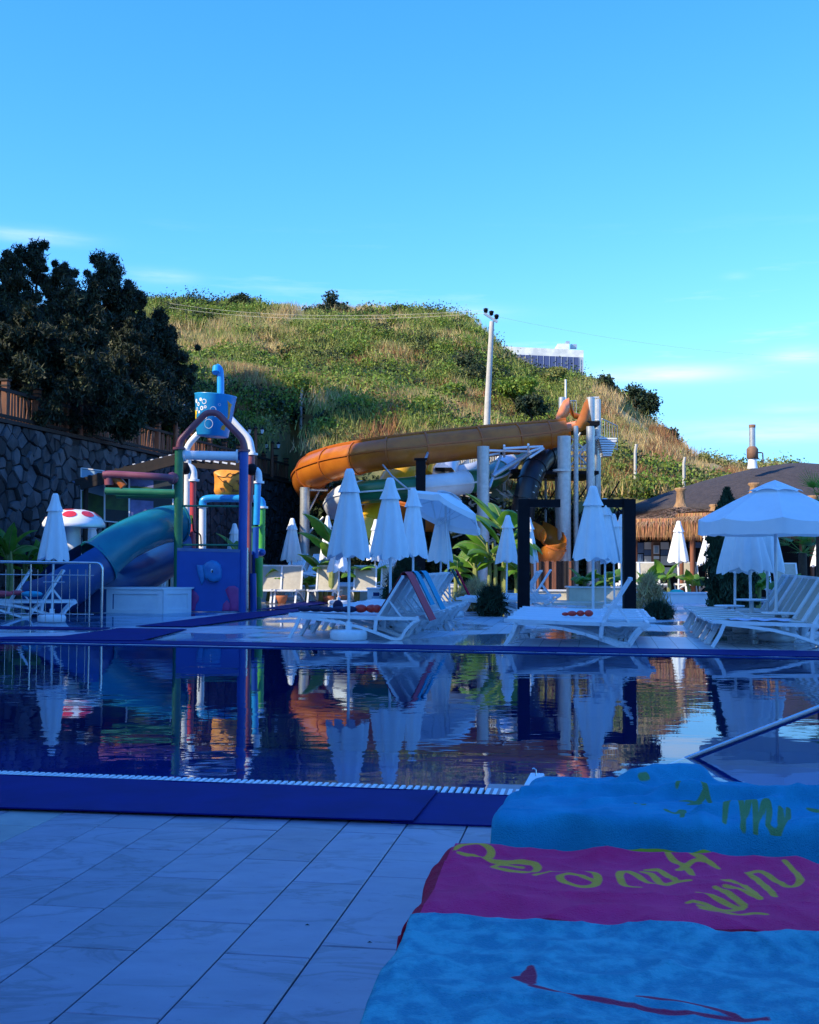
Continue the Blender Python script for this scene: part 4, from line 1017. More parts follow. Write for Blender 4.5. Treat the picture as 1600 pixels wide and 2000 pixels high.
# picture boards at the foot of the wall
def board(name, px0, px1, yt0, yt1, yb, Y, fn, label):
    g = MB(); c4 = [P(px0, yb, Y), P(px1, yb + 4, Y), P(px1, yt1, Y), P(px0, yt0, Y)]
    r_ = root(name, Vector((c4[0].x, Y, 0)), label, 'picture board'); g.prism(c4, (0, .05, 0)); g.build('panel', M['poster_dark'], r_)
    def at_(s, t, d=-.004): return c4[0].lerp(c4[1], s).lerp(c4[3].lerp(c4[2], s), t) + Vector((0, d, 0))
    g = MB()
    for a, b in (((0, 0), (1, 0)), ((1, 0), (1, 1)), ((1, 1), (0, 1)), ((0, 1), (0, 0))): g.bar(at_(*a, -.01), at_(*b, -.01), .03, .03)
    g.build('frame', M['paint_white'], r_)
    for nm, mt, pl in fn:
        g = MB(); g.poly([at_(s, t) for s, t in pl]); g.build(nm, M[mt], r_)
    for x in (.08, .92): g = MB(); p_ = at_(x, .02, .08); g.tube([Z(p_, 0), p_], .03, 6); g.build('leg', M['black_metal'], r_)
board('picture_board', 159, 204, 914, 920, 1012, 31.8, [('printed_sky', 'poster_sky', [(.02, .55), (.98, .48), (.98, .98), (.02, .98)]), ('printed_field', 'poster_field', [(.02, .02), (.98, .02), (.98, .478), (.02, .548)])], 'narrow picture board of a pale sky over a field, leftmost under the canopy')
board('picture_board', 205, 252, 922, 926, 1018, 31.6, [('printed_field', 'poster_field', [(.02, .25), (.98, .25), (.98, .60), (.5, .66), (.02, .60)]), ('printed_house', 'poster_rust', [(.1, .80), (.5, .84), (.7, .74), (.72, .68), (.12, .68)])], 'dark picture board with a green field, middle of three')
board('picture_board', 253, 338, 922, 930, 1018, 31.4, [('printed_hills', 'poster_purple', [(.02, .72), (.55, .72), (.55, .88), (.28, .97), (.02, .90)]), ('printed_field', 'poster_field', [(.02, .52), (.55, .50), (.55, .71), (.3, .76), (.02, .71)]), ('printed_water', 'poster_purple', [(.02, .1), (.55, .1), (.55, .44), (.02, .44)])], 'wide picture board of violet hills and water, right of the others')
# ------------------------------------------------------------------ big water slides and their tower
def flume(name, label, pts, rad, mt, ribmt, a0=0, a1=TAU, ribs=None, cat='water slide', segs=None, longi=None, rw=.07):
    r_ = root(name, Vector((P(*pts[len(pts) // 2]).x, P(*pts[len(pts) // 2]).y, 0)), label, cat)
    rr = rad if isinstance(rad, list) else [rad] * len(pts)
    fr, at = sweep([P(*p) for p in pts], rr, sub=6)
    n = len(fr) - 1; cuts = segs or [(0, n, mt)]
    for i0, i1, m_ in cuts:
        g = MB(); shell(g, fr, at, 22, a0, a1, i0, min(i1, n)); g.build('shell_segment', M[m_], r_)
    for i in (ribs if ribs is not None else range(0, n + 1, 3)):
        g = MB(); rib(g, fr, at, min(i, n), a0, a1, .99, 1.07, 22, w=rw); g.build('joint_flange', M[ribmt], r_)
    if longi:
        for a in longi:
            g = MB(); vs = [at(i, a, k) + Vector((0, 0, dz)) for i in range(n + 1) for k, dz in ((.99, -.03), (1.09, -.03), (1.09, .03), (.99, .03))]
            g.add(vs, [(i * 4 + j, i * 4 + (j + 1) % 4, (i + 1) * 4 + (j + 1) % 4, (i + 1) * 4 + j) for i in range(n) for j in range(4)]); g.build('edge_flange', M[ribmt], r_)
    return r_, fr, at
OR = [(1112, 842, 43.6), (1085, 848, 43.7), (1045, 853, 43.6), (1000, 858, 43.3), (950, 863, 43), (895, 869, 42.7), (832, 876, 42.5), (785, 882, 42.4), (740, 888, 42.6), (700, 895, 43), (665, 902, 43.6), (636, 911, 44.4), (612, 922, 45.4), (603, 938, 46.8), (612, 955, 47.6), (640, 968, 47.8), (685, 980, 47.2), (740, 996, 46.4), (800, 1010, 46), (870, 1016, 46)]
osl, fr, at = flume('orange_water_slide', 'long orange water slide sweeping from the tower and bending back at left', OR, [.46, .50, .54, .56, .57, .575, .58, .58, .58, .59, .60, .62, .66, .66, .62, .55, .5, .5, .5, .5], 'orange_frp', 'orange_rib', .55, TAU - .35, ribs=[8, 17, 26, 36, 45, 54, 63, 72, 84, 96, 108], longi=[-.35 + TAU, -1.45 + TAU], rw=.06)
# flared entrance on the tower
ent = root('slide_entrance', P(1125, 815, 43.6), 'flared orange and white entrance of the orange slide at the tower top', 'slide entrance')
def fl(ptsa, ptsb, mt, nm, th=.05):
    g = MB(); n = len(ptsa); a = [P(*p) for p in ptsa]; b = [P(*p) for p in ptsb]
    g.add(a + b + [p + Vector((0, th, .02)) for p in a + b], [(i, i + 1, n + i + 1, n + i) for i in range(n - 1)] + [(2 * n + i, 2 * n + n + i, 2 * n + n + i + 1, 2 * n + i + 1) for i in range(n - 1)] + [(i, 2 * n + i, 2 * n + i + 1, i + 1) for i in range(n - 1)] + [(n + i, n + i + 1, 3 * n + i + 1, 3 * n + i) for i in range(n - 1)], 0, True)
    g.build(nm, M[mt], ent)
fl([(1086, 816, 43.9), (1092, 800, 44.2), (1101, 783, 44.4), (1112, 777, 44.6)], [(1090, 832, 43.9), (1100, 822, 44.2), (1110, 812, 44.4), (1113, 806, 44.6)], 'orange_inside', 'left_lip')
fl([(1090, 831, 43.7), (1108, 826, 43.7), (1128, 822, 43.7), (1142, 812, 43.8)], [(1092, 846, 43.2), (1108, 846, 43.2), (1128, 836, 43.3), (1142, 826, 43.4)], 'orange_inside', 'floor_lip')
fl([(1122, 833, 43.3), (1132, 812, 43.4), (1142, 786, 43.6), (1148, 779, 43.8)], [(1131, 845, 43.2), (1144, 838, 43.3), (1153, 828, 43.4), (1156, 822, 43.6)], 'orange_frp', 'right_lip')
fl([(1112, 779, 45), (1122, 806, 45), (1136, 810, 45), (1146, 812, 45)], [(1112, 806, 45), (1122, 818, 45), (1136, 820, 45), (1146, 822, 45)], 'orange_rib', 'back_lip')

flume('green_white_slide', 'green and white banded tube slide hanging below the orange one',
      [(1030, 880, 47.5), (1000, 893, 46.6), (985, 912, 45.6), (960, 930, 44), (925, 939, 42.8), (890, 945, 42.2), (840, 950, 42), (790, 955, 42), (740, 959, 42.2), (700, 963, 42.8), (668, 970, 43.8), (652, 984, 44.8), (655, 1002, 45.5)],
      [.44, .44, .44, .44, .43, .42, .42, .42, .42, .42, .42, .38, .3], 'white_frp', 'white_frp',
      segs=[(0, 3, 'white_frp'), (3, 10, 'green_frp'), (10, 15, 'white_frp'), (15, 27, 'green_frp'), (27, 39, 'white_frp'), (39, 53, 'green_frp'), (53, 72, 'white_frp')], ribs=[3, 10, 15, 27, 39, 53], longi=[-1.62 + TAU], rw=.04)
flume('yellow_slide', 'bright yellow open slide dropping behind the dark column', [(806, 880, 46), (795, 902, 45), (780, 926, 44.4), (762, 950, 44), (742, 985, 43.6), (726, 1020, 43.2), (712, 1055, 43)], [.6, .62, .6, .5, .5, .5, .5], 'yellow_frp', 'yellow_frp', 0, TAU, ribs=[9, 20, 30])
flume('yellow_slide', 'short yellow slide end just right of the dark column', [(845, 888, 46.5), (832, 905, 46.2), (828, 925, 46)], .34, 'yellow_frp', 'yellow_frp', .9, TAU - .7, ribs=[])
flume('white_slide', 'white open slide with high curved rim left of the grey column', [(884, 884, 48), (872, 900, 47), (862, 918, 46.2), (860, 935, 45.6)], [.40, .55, .66, .66], 'white_frp', 'white_frp', 1.0, TAU - .3, ribs=[])
flume('white_slide', 'second white open slide partly behind the grey column', [(935, 900, 48), (925, 912, 47.4), (905, 922, 47), (880, 928, 46.8)], [.40, .45, .5, .5], 'white_frp', 'white_frp', 1.0, TAU - .9, ribs=[])
bs_, fr, at = flume('black_tube_slide', 'black tube slide with white dashes bending down left of the tower', [(1088, 925, 46), (1086, 897, 45.6), (1062, 893, 44.6), (1045, 915, 43.8), (1034, 942, 43.4), (1026, 975, 43.2), (1020, 1010, 43.2), (1016, 1045, 43.2)], [.5, .52, .48, .45, .44, .44, .44, .44], 'black_frp', 'black_frp', ribs=[12, 18, 24, 30, 36])
for i in range(19, 40, 1):
    for a in (-1.2, -1.75):
        if (i + (a < -1.5)) % 2: continue
        g = MB(); p0, p1 = at(i, a, 1.01), at(i, a - .22, 1.01); d = (at(min(i + 1, len(fr) - 1), a, 1.01) - p0) * .28; g.add([p0, p1, p1 + d, p0 + d], [(0, 1, 2, 3)]); g.build('dash', M['galv'], bs_)
flume('spiral_slide_end', 'glossy orange brown end of a spiral slide seen through the black frame', [(1040, 1022, 44), (1060, 1033, 42.6), (1078, 1046, 41.8), (1084, 1062, 41.4), (1076, 1080, 41.6), (1058, 1092, 42.6), (1040, 1098, 44)], [.40, .42, .42, .42, .42, .38, .36], 'orange_frp', 'orange_rib', .9, TAU - 1.3, ribs=[12, 20])

tw = root('slide_tower', Vector((P(1130, 900, 44).x, 44.5, 0)), 'galvanised steel slide tower with platforms, lattice and stairs', 'slide tower')
def tcol(name, pts, r, mt='galv', par=None, n=10):
    g = MB(); g.tube([P(*p) for p in pts], r, n); return g.build(name, M[mt], par or tw)
def tobase(px, py, Y, r, name='column', mt='galv', par=None, flr=0):
    a = P(px, py, Y); g = MB(); g.tube([Z(a, flr), a], r, 12); return g.build(name, M[mt], par or tw)
for px, py, Y, r in ((1098, 776, 45.5, .13), (1154, 776, 44.2, .15), (1167, 780, 46.5, .13), (1125, 832, 43.2, .09), (1153, 833, 42.6, .14), (1164, 855, 46, .12), (1102, 852, 42.2, .24), (1090, 860, 45.2, .12), (1066, 925, 46, .05)): tobase(px, py, Y, r)
g = MB(); c = P(1098, 919, 42.2); g.tube([c - Vector((0, 0, .04)), c + Vector((0, 0, .04))], .33, 14); g.build('column_flange', M['galv'], tw)
def pbox(name, p0, p1, Y0, Y1, mt, par=None, th=None):
    a, b = P(*p0, Y0), P(*p1, Y0); g = MB(); g.box(((a.x + b.x) / 2, (Y0 + Y1) / 2, (a.z + b.z) / 2), (abs(b.x - a.x), Y1 - Y0, max(.05, abs(a.z - b.z)))); return g.build(name, M[mt], par or tw)
pbox('platform', (1126, 822), (1172, 830), 43.4, 47, 'black_metal'); pbox('platform', (1040, 919), (1170, 926), 43.6, 47.5, 'black_metal'); pbox('platform', (1000, 916), (1048, 922), 44.2, 48, 'black_metal')
pbox('black_box', (1052, 880), (1094, 922), 45.8, 47.4, 'black_metal')
for a, b in (((1106, 866), (1160, 920)), ((1106, 920), (1150, 866)), ((1108, 850), (1156, 888)), ((1106, 888), (1134, 845)), ((1112, 895), (1166, 852))): tcol('brace', [(*a, 44.2), (*b, 44.2)], .035, 'paint_white', n=6)
for a, b in (((1040, 930), (1066, 990)), ((1066, 990), (1100, 930)), ((1100, 930), (1120, 990)), ((1120, 990), (1160, 930)), ((1040, 1030), (1066, 990)), ((1066, 990), (1092, 1040)), ((1120, 990), (1100, 1050)), ((1120, 990), (1150, 1050)), ((1180, 990), (1210, 940)), ((1205, 990), (1240, 1030)), ((1205, 990), (1180, 1040)), ((1208, 980), (1206, 1040))): tcol('brace', [(*a, 45.8), (*b, 45.8)], .028, 'black_metal', n=6)
def balustrade(x0, x1, yt, yb, Y, step, mt='paint_white', Y1=None, yt1=None, yb1=None, par=None, r=.012):
    Y1 = Y1 or Y; yt1 = yt if yt1 is None else yt1; yb1 = yb if yb1 is None else yb1; n = max(2, int(abs(x1 - x0) / step))
    L = lambda a, b, t: a + (b - a) * t
    g = MB(); g.tube([P(x0, yt, Y), P(x1, yt1, Y1)], .022, 6); g.tube([P(x0, yb, Y), P(x1, yb1, Y1)], .018, 6); g.build('rail', M[mt], par or tw)
    for i in range(n + 1):
        t = i / n; g = MB(); g.tube([P(L(x0, x1, t), L(yt, yt1, t), L(Y, Y1, t)), P(L(x0, x1, t), L(yb, yb1, t), L(Y, Y1, t))], r, 4); g.build('baluster', M[mt], par or tw)
balustrade(1105, 1126, 783, 808, 46.2, 4.5, 'galv'); balustrade(1158, 1170, 776, 820, 44.6, 3, 'paint_white'); balustrade(1108, 1160, 880, 914, 44, 6, 'paint_white')
balustrade(1176, 1206, 818, 862, 46, 5, 'galv', 47, 832, 870); balustrade(1172, 1206, 852, 868, 45.4, 6, 'galv', 46.2, 862, 878)
for i in range(8):
    pbox('stair_step', (1170 + i * 1.2, 855 + i * 4.6), (1206 - i * 1.6, 858 + i * 4.6), 45.2 - i * .12, 45.9 - i * .12, 'paint_white')
tcol('flag_pole', [(1105, 812, 46), (1105, 741, 46)], .04, 'pole_white', n=7)
for y in (872, 890, 905): tcol('brace', [(1098, y, 44.6), (1154, y + 2, 44.6)], .03, 'galv', n=6)
# free standing slide supports
sp_ = root('slide_support', Vector((P(942, 900, 42).x, 41.2, 0)), 'thick pale column under the orange slide with struts reaching right', 'slide support', 'steel columns carrying the slides')
tobase(944, 872, 41.2, .22, 'column', 'galv', sp_)
tcol('strut', [(956, 952, 41.3), (978, 890, 42.4)], .055, 'galv', sp_); tcol('strut', [(962, 930, 41.6), (1036, 884, 43)], .085, 'galv', sp_); tcol('strut', [(978, 890, 42.4), (984, 870, 42.8)], .04, 'black_metal', sp_)
for a, b in (((946, 891), (985, 884)), ((955, 880), (1035, 882)), ((1035, 882), (1060, 874)), ((984, 876), (1060, 872)), ((985, 870), (985, 892)), ((1032, 868), (1033, 890)), ((1036, 893), (1062, 876)), ((946, 884), (946, 900))): tcol('strut', [(*a, 42), (*b, 43)], .045, 'paint_white', sp_, 6)
sp_ = root('slide_support', Vector((P(598, 980, 46).x, 45, 0)), 'blue grey column carrying the left bend of the orange slide', 'slide support', 'steel columns carrying the slides')
tobase(596, 952, 45, .19, 'column', 'galv', sp_); tcol('strut', [(600, 1005, 45), (628, 950, 45.6), (630, 932, 45.8)], .04, 'galv', sp_); tcol('strut', [(586, 957, 45), (640, 957, 45.2)], .05, 'galv', sp_); tcol('strut', [(604, 1040, 45), (632, 1010, 45)], .05, 'galv', sp_)
sp_ = root('slide_support', Vector((P(820, 980, 41).x, 41, 0)), 'dark square column in front of the green and white slide', 'slide support', 'steel columns carrying the slides')
g = MB(); a = P(822, 898, 41); g.box((a.x, 41, a.z / 2), (.34, .34, a.z)); g.build('column', M['black_metal'], sp_)
g = MB(); g.box((a.x, 41, a.z + .02), (.46, .46, .05)); g.build('head_plate', M['black_metal'], sp_); tcol('strut', [(830, 900, 41), (836, 884, 42)], .05, 'galv', sp_); tcol('strut', [(748, 908, 42), (766, 930, 41.4), (800, 958, 41)], .035, 'galv', sp_)
bf = root('white_balustrade', P(900, 915, 49), 'white barred balustrade behind the slides', 'balustrade')
balustrade(856, 938, 886, 912, 49, 3.2, par=bf, r=.02); balustrade(955, 985, 886, 905, 49, 4, par=bf, r=.02)
pf = root('start_platform', P(890, 925, 47.5), 'black steel deck behind the white slide mouths', 'platform')
pbox('deck', (850, 913), (990, 920), 47, 50, 'black_metal', pf)
for x in (870, 930, 985): tobase(x, 918, 47.6, .06, 'column', 'galv', pf, 0)
# stacked scaffold pieces and pale clutter under the slides
rs3 = random.Random(9); g = MB()
for i in range(90):
    x, y = rs3.uniform(880, 1000), rs3.uniform(955, 1080); a = P(x, y, rs3.uniform(43, 46)); g.bar(a, a + Vector((rs3.uniform(-.5, .5), rs3.uniform(-.4, .4), rs3.uniform(-.35, .35))), .09, .05, m=i % 3)
g.build('timber_stack', [M['cream_wall'], M['concrete'], M['brown_wood']], label='untidy pile of pale and dark boards under the slides', cat='boards', kind='stuff')

# brown board screen below the tower
bsn = root('board_screen', Vector((P(1085, 1150, 38).x, 38, 0)), 'dark upright board screen under the spiral slide end', 'screen')
for i in range(17):
    x = 1040 + i * 4.9; a = P(x, 1096 + rs3.uniform(-1, 1), 38); g = MB(); g.box((a.x, 38 + rs3.uniform(-.02, .02), a.z / 2), (.076, .03, a.z)); g.build('board', M[rs3.choice(['brown_wood', 'brown_wood', 'red_wood', 'black_metal', 'tile_blue'])], bsn)
# cream planter walls
def lowwall(label, px0, px1, Y, h, mt='cream_wall', d=.35, name='planter_wall'):
    a, b = P(px0, 1100, Y), P(px1, 1100, Y); r_ = root(name, ((a.x + b.x) / 2, Y, 0), label, 'low wall')
    g = MB(); g.box(((a.x + b.x) / 2, Y + d / 2, h / 2), (b.x - a.x, d, h)); g.build('wall', M[mt], r_)
    g = MB(); g.box(((a.x + b.x) / 2, Y + d / 2, h + .022), (b.x - a.x + .08, d + .08, .04)); g.build('cap', M['white_wall'], r_)
lowwall('long cream wall behind the row of beige loungers', 500, 905, 34.2, .38)
lowwall('cream wall seen between the black posts', 1030, 1165, 33.5, .30); lowwall('white planter under the closed parasols inside the right black post', 1112, 1226, 32.6, .42, 'cream_wall', .6)
lowwall('low white wall before the thatched huts', 1245, 1400, 33, .26, 'white_wall')
g = MB()
for i in range(5): a = G(1080, 1160); g.box((P(1110, 1100, 33.2).x, 31.4 + i * .35, .03 + .001 * i), (3.4, .3, .06 + .004 * i))
g.build('stone_step', M['cream_wall'], label='pale stone steps between the black posts', cat='steps')

# ------------------------------------------------------------------ thatched roofs, hut, chimney
bg_ = root('thatched_hall', Vector((P(1540, 1000, 46).x, 46, 0)), 'large dark thatched roof spreading behind the small huts', 'thatched roof')
cx, cy = P(1560, 1000, 47).x, 47; z0, z1 = P(1250, 972, 41).z, P(1540, 901, 46).z
g = MB(); prof = [(7.4, z0 - .55), (7.45, z0 - .35), (6.9, z0 - .08)] + [(6.9 * (1 - t), z0 - .08 + (z1 - z0 + .1) * (1 - (1 - t) ** 1.5)) for t in [i / 14 for i in range(1, 14)]] + [(.02, z1 + .02)]
g.lathe((cx, cy, 0), prof, 64, mod=lambda th, t: 1 + .012 * noise.noise(Vector((math.cos(th) * 6, math.sin(th) * 6, t * 5)))); g.build('thatch', M['thatch_dark'], bg_)
g = MB(); g.lathe((cx, cy, 0), [(7.2, z0 - .5), (0, z0 - .3)], 32); g.build('ceiling', M['brown_wood'], bg_)
for i in range(12):
    a = TAU * i / 12 + .2; g = MB(); g.tube([(cx + 6.4 * math.cos(a), cy + 6.4 * math.sin(a), 0), (cx + 6.4 * math.cos(a), cy + 6.4 * math.sin(a), z0 - .4)], .12, 8); g.build('post', M['brown_wood'], bg_)
def thatch(px, ya, yk, Y, rad, ye, yfr, label, seed):
    cxx = P(px, 1000, Y).x; zk, za, ze, zf = P(px, yk, Y).z, P(px, ya, Y).z, P(px, ye, Y - rad).z, P(px, yfr, Y - rad).z
    t = root('thatched_hut', (cxx, Y, 0), label, 'thatched hut'); c = (cxx, Y, 0)
    g = MB(); pr_ = [(rad, ze - .12), (rad + .02, ze)] + [(rad * (1 - s), ze + (za - ze) * s ** .92) for s in [k / 8 for k in range(1, 8)]] + [(.17, za)]
    g.lathe(c, pr_, 36, mod=lambda th, q: 1 + .03 * noise.noise(Vector((math.cos(th) * 5, math.sin(th) * 5, q * 6 + seed)))); g.build('roof', M['thatch_top'], t)
    rgx = np.random.default_rng(seed + 9); n = 3600; a = rgx.uniform(0, TAU, n); q = np.sqrt(rgx.uniform(0.02, 1, n)); r0_ = rad * q; r1_ = r0_ + .30; zz = lambda r: ze + (za - ze) * np.clip(1 - r / rad, 0, 1) ** .92 - np.clip(r - rad, 0, 1) * 1.2
    v = np.empty((n, 3, 3)); ca, sa = np.cos(a), np.sin(a); w = .02; lf = rgx.uniform(.01, .09, n)
    v[:, 0] = np.stack([cxx + r0_ * ca - sa * w, Y + r0_ * sa + ca * w, zz(r0_) + .01], 1); v[:, 1] = np.stack([cxx + r0_ * ca + sa * w, Y + r0_ * sa - ca * w, zz(r0_) + .01], 1); a2 = a + rgx.normal(size=n) * .05
    v[:, 2] = np.stack([cxx + r1_ * np.cos(a2), Y + r1_ * np.sin(a2), zz(r1_) + lf], 1)
    me = bpy.data.meshes.new('roof_straw'); me.from_pydata((v.reshape(-1, 3) - np.array(OFF[t])).tolist(), [], [(3 * i, 3 * i + 1, 3 * i + 2) for i in range(n)]); me.materials.append(M['thatch_roofstraw']); link_mesh('roof_straw', me, t, kind='stuff')
    g = MB(); g.lathe(c, [(.34, za - .22), (.22, za - .02), (.15, za + .12), (.13, zk - .12), (.20, zk - .04), (.17, zk), (0, zk - .02)], 14, mod=lambda th, q: 1 + .08 * math.sin(th * 5)); g.build('knob', M['straw_bundle'], t)
    rgx = np.random.default_rng(seed); n = 3400; a = rgx.uniform(0, TAU, n); rr = rad + rgx.uniform(-.1, .06, n); L = (ze - zf) * rgx.uniform(.66, 1.10, n)
    v = np.empty((n, 3, 3)); w = .016; ca, sa = np.cos(a), np.sin(a)
    for k, (s_, dz) in enumerate(((-1, 0), (1, 0), (0, 1))):
        v[:, k, 0] = cxx + rr * ca - sa * s_ * w + (rgx.normal(size=n) * .02 if dz else 0) + ca * .05 * dz; v[:, k, 1] = Y + rr * sa + ca * s_ * w + sa * .05 * dz; v[:, k, 2] = ze + .03 - L * dz
    me = bpy.data.meshes.new('fringe'); me.from_pydata((v.reshape(-1, 3) - np.array(OFF[t])).tolist(), [], [(3 * i, 3 * i + 1, 3 * i + 2) for i in range(n)]); me.materials.append(M['thatch_straw'])
    link_mesh('fringe', me, t, kind='stuff')
    g = MB(); g.lathe(c, [(rad - .12, ze - .05), (rad - .13, zf + .12)], 30); g.build('fringe_backing', M['straw_bundle'], t)
    for k in range(6):
        a = TAU * k / 6 + .35 + seed; g = MB(); q = Vector((cxx + math.cos(a) * (rad - .35), Y + math.sin(a) * (rad - .35), 0)); g.tube([q, Z(q, ze)], .075, 8); g.build('post', M['red_wood'], t)
    return t
thatch(1330, 988, 953, 38.2, 2.0, 1014, 1056, 'left thatched hut with a round straw knob, just right of the black post', 1)
thatch(1398, 1000, 985, 36.4, 1.15, 1003, 1056, 'small hut with long straw fringe between the left hut and the cypress', 2)
thatch(1474, 968, 943, 38, 2.0, 1000, 1050, 'thatched hut behind the open parasol, only its knob and fringe showing', 3)
thatch(1588, 985, 968, 40, 1.7, 1022, 1060, 'thatched hut at the right picture edge behind the open parasol', 4)
# kiosk wall under the huts
kk = root('kiosk', Vector((P(1290, 1100, 38.6).x, 38.6, 0)), 'kiosk wall of blue and white tiles with a red brown pillar', 'kiosk')
a, b_ = P(1236, 1100, 39), P(1600, 1100, 39); g = MB(); g.box(((a.x + b_.x) / 2, 39.2, 1.0), (b_.x - a.x, .3, 2.0)); g.build('wall', M['black_metal'], kk)
for i, (x0, y0, x1, y1, mt) in enumerate([(1259, 1059, 1276, 1073, 'white_wall'), (1291, 1059, 1307, 1073, 'white_wall'), (1259, 1074, 1276, 1085, 'tile_blue'), (1291, 1074, 1307, 1085, 'tile_blue'), (1259, 1086, 1276, 1104, 'white_wall'), (1291, 1086, 1330, 1104, 'white_wall'), (1240, 1060, 1258, 1080, 'tile_blue'), (1346, 1059, 1370, 1070, 'tile_blue'), (1240, 1082, 1257, 1100, 'tile_blue'), (1240, 1108, 1330, 1122, 'white_wall')]):
    a, b_ = P(x0, y0, 39), P(x1, y1, 39); g = MB(); g.box(((a.x + b_.x) / 2, 39.03, (a.z + b_.z) / 2), (abs(b_.x - a.x), .03, abs(a.z - b_.z))); g.build('tile_panel', M[mt], kk)
pbox('pillar', (1277, 1058), (1289, 1120), 38.4, 38.8, 'rust', kk); pbox('notice_frame', (1277, 1065), (1288, 1082), 38.34, 38.39, 'paint_white', kk); pbox('notice_sheet', (1279, 1067), (1286, 1080), 38.32, 38.335, 'poster_sky', kk); pbox('switch_box', (1278, 1086), (1288, 1092), 38.3, 38.39, 'paint_white', kk)
# chimney
c = P(1470, 905, 44); ch = root('chimney', c, 'weathered metal chimney with a rusty drum, rising over the thatched roof', 'chimney')
s = 44 / F; g = MB(); g.lathe(c, [(10 * s, -.2), (8 * s, 6 * s), (7 * s, 12 * s)], 16); g.build('foot', M['paint_white'], ch)
g = MB(); g.lathe(c, [(7 * s, 8 * s), (11 * s, 10 * s), (11.2 * s, 28 * s), (7 * s, 33 * s), (0, 33 * s)], 20); g.build('drum', M['rust'], ch)
g = MB(); g.lathe(c, [(6 * s, 32 * s), (6 * s, 70 * s)], 18); g.build('flue', M['galv'], ch)
g = MB(); g.lathe(c, [(6.3 * s, 70 * s), (6.5 * s, 76 * s), (5.9 * s, 76 * s), (5.5 * s, 60 * s)], 18); g.build('flue_rim', M['rust'], ch)
g = MB(); g.tube(bend([P(1480, 884, 44), P(1490, 884, 44), P(1491, 903, 44)], .06), .025, 6); g.build('side_pipe', M['rust'], ch)
# ------------------------------------------------------------------ parasols
def closed_parasol(seed, htop=2.55, hb=1.24, rb=.27, base=True):
    r_ = random.Random(seed); t = root('parasol', (0, 0, 0), 'x', 'parasol')
    ph = [r_.uniform(0, 6.28) for _ in range(5)]; nf = 8
    def mod(amp, k0=0):
        def m(th, t_):
            v = math.cos(nf * th + ph[0] + .5 * math.sin(2 * th + ph[1]))
            v = math.copysign(abs(v) ** .7, v)
            return 1 + amp * (.25 + .75 * t_) * v + .07 * math.sin(3 * th + ph[2]) * t_ + .04 * math.sin(th + ph[3])
        return m
    g = MB(); H = htop - hb; prof = []
    for i in range(19):
        u_ = i / 18; z = htop - .10 - (H - .10) * u_
        rr = .065 + (rb - .065) * (u_ ** .85) * (1 if u_ < .9 else 1 - (u_ - .9) * .35); prof.append((rr, z))
    m_ = mod(.17)
    nb_ = 48; vs = []
    for i, (rr, z) in enumerate(prof):
        for j in range(nb_):
            th = TAU * j / nb_; q = rr * m_(th, i / 18)
            dz = (.035 * math.cos(nf * th + ph[0]) + .03 * math.sin(2 * th + ph[4])) * (max(0, i / 18 - .8) * 5)
            vs.append(Vector((q * math.cos(th) * 1.06, q * math.sin(th) * .94, z - dz)))
    g.add(vs, [(i * nb_ + j, i * nb_ + (j + 1) % nb_, (i + 1) * nb_ + (j + 1) % nb_, (i + 1) * nb_ + j) for i in range(18) for j in range(nb_)], 0, True)
    inner = [Vector((v.x * .5, v.y * .5, v.z + .12)) for v in vs[-nb_:]]
    g.add(vs[-nb_:] + inner, [(j, (j + 1) % nb_, nb_ + (j + 1) % nb_, nb_ + j) for j in range(nb_)], 0, True)
    g.build('canopy', M['canvas'], t)
    g = MB(); zc = htop - .36; pf = [(0, htop), (.045, htop - .005), (.068, htop - .05), (.085, htop - .14), (.115, htop - .24), (.150, htop - .33), (.158, zc)]
    g.lathe((0, 0, 0), pf, 40, mod=lambda th, q: 1 + .10 * q * math.cos(nf * th + ph[0]) + .05 * math.sin(3 * th + ph[1]) * q); g.build('vent_cap', M['canvas'], t)
    g = MB(); g.tube([(0, 0, .02), (0, 0, hb + .4)], .022, 10); g.build('pole', M['pole_white'], t)
    if base:
        g = MB(); g.lathe((0, 0, 0), [(.0, 0), (.255, .0), (.275, .02), (.28, .10), (.265, .135), (.24, .15), (.05, .155), (.05, .26), (.03, .27), (0, .27)], 32); g.build('base', M['pole_white'], t)
        g = MB(); g.tube([(.03, 0, .23), (.085, 0, .23)], .012, 6); g.build('clamp_knob', M['black_metal'], t)
    return t
protos = [closed_parasol(1), closed_parasol(2), closed_parasol(3)]
GP = 'closed white parasols around the pool'
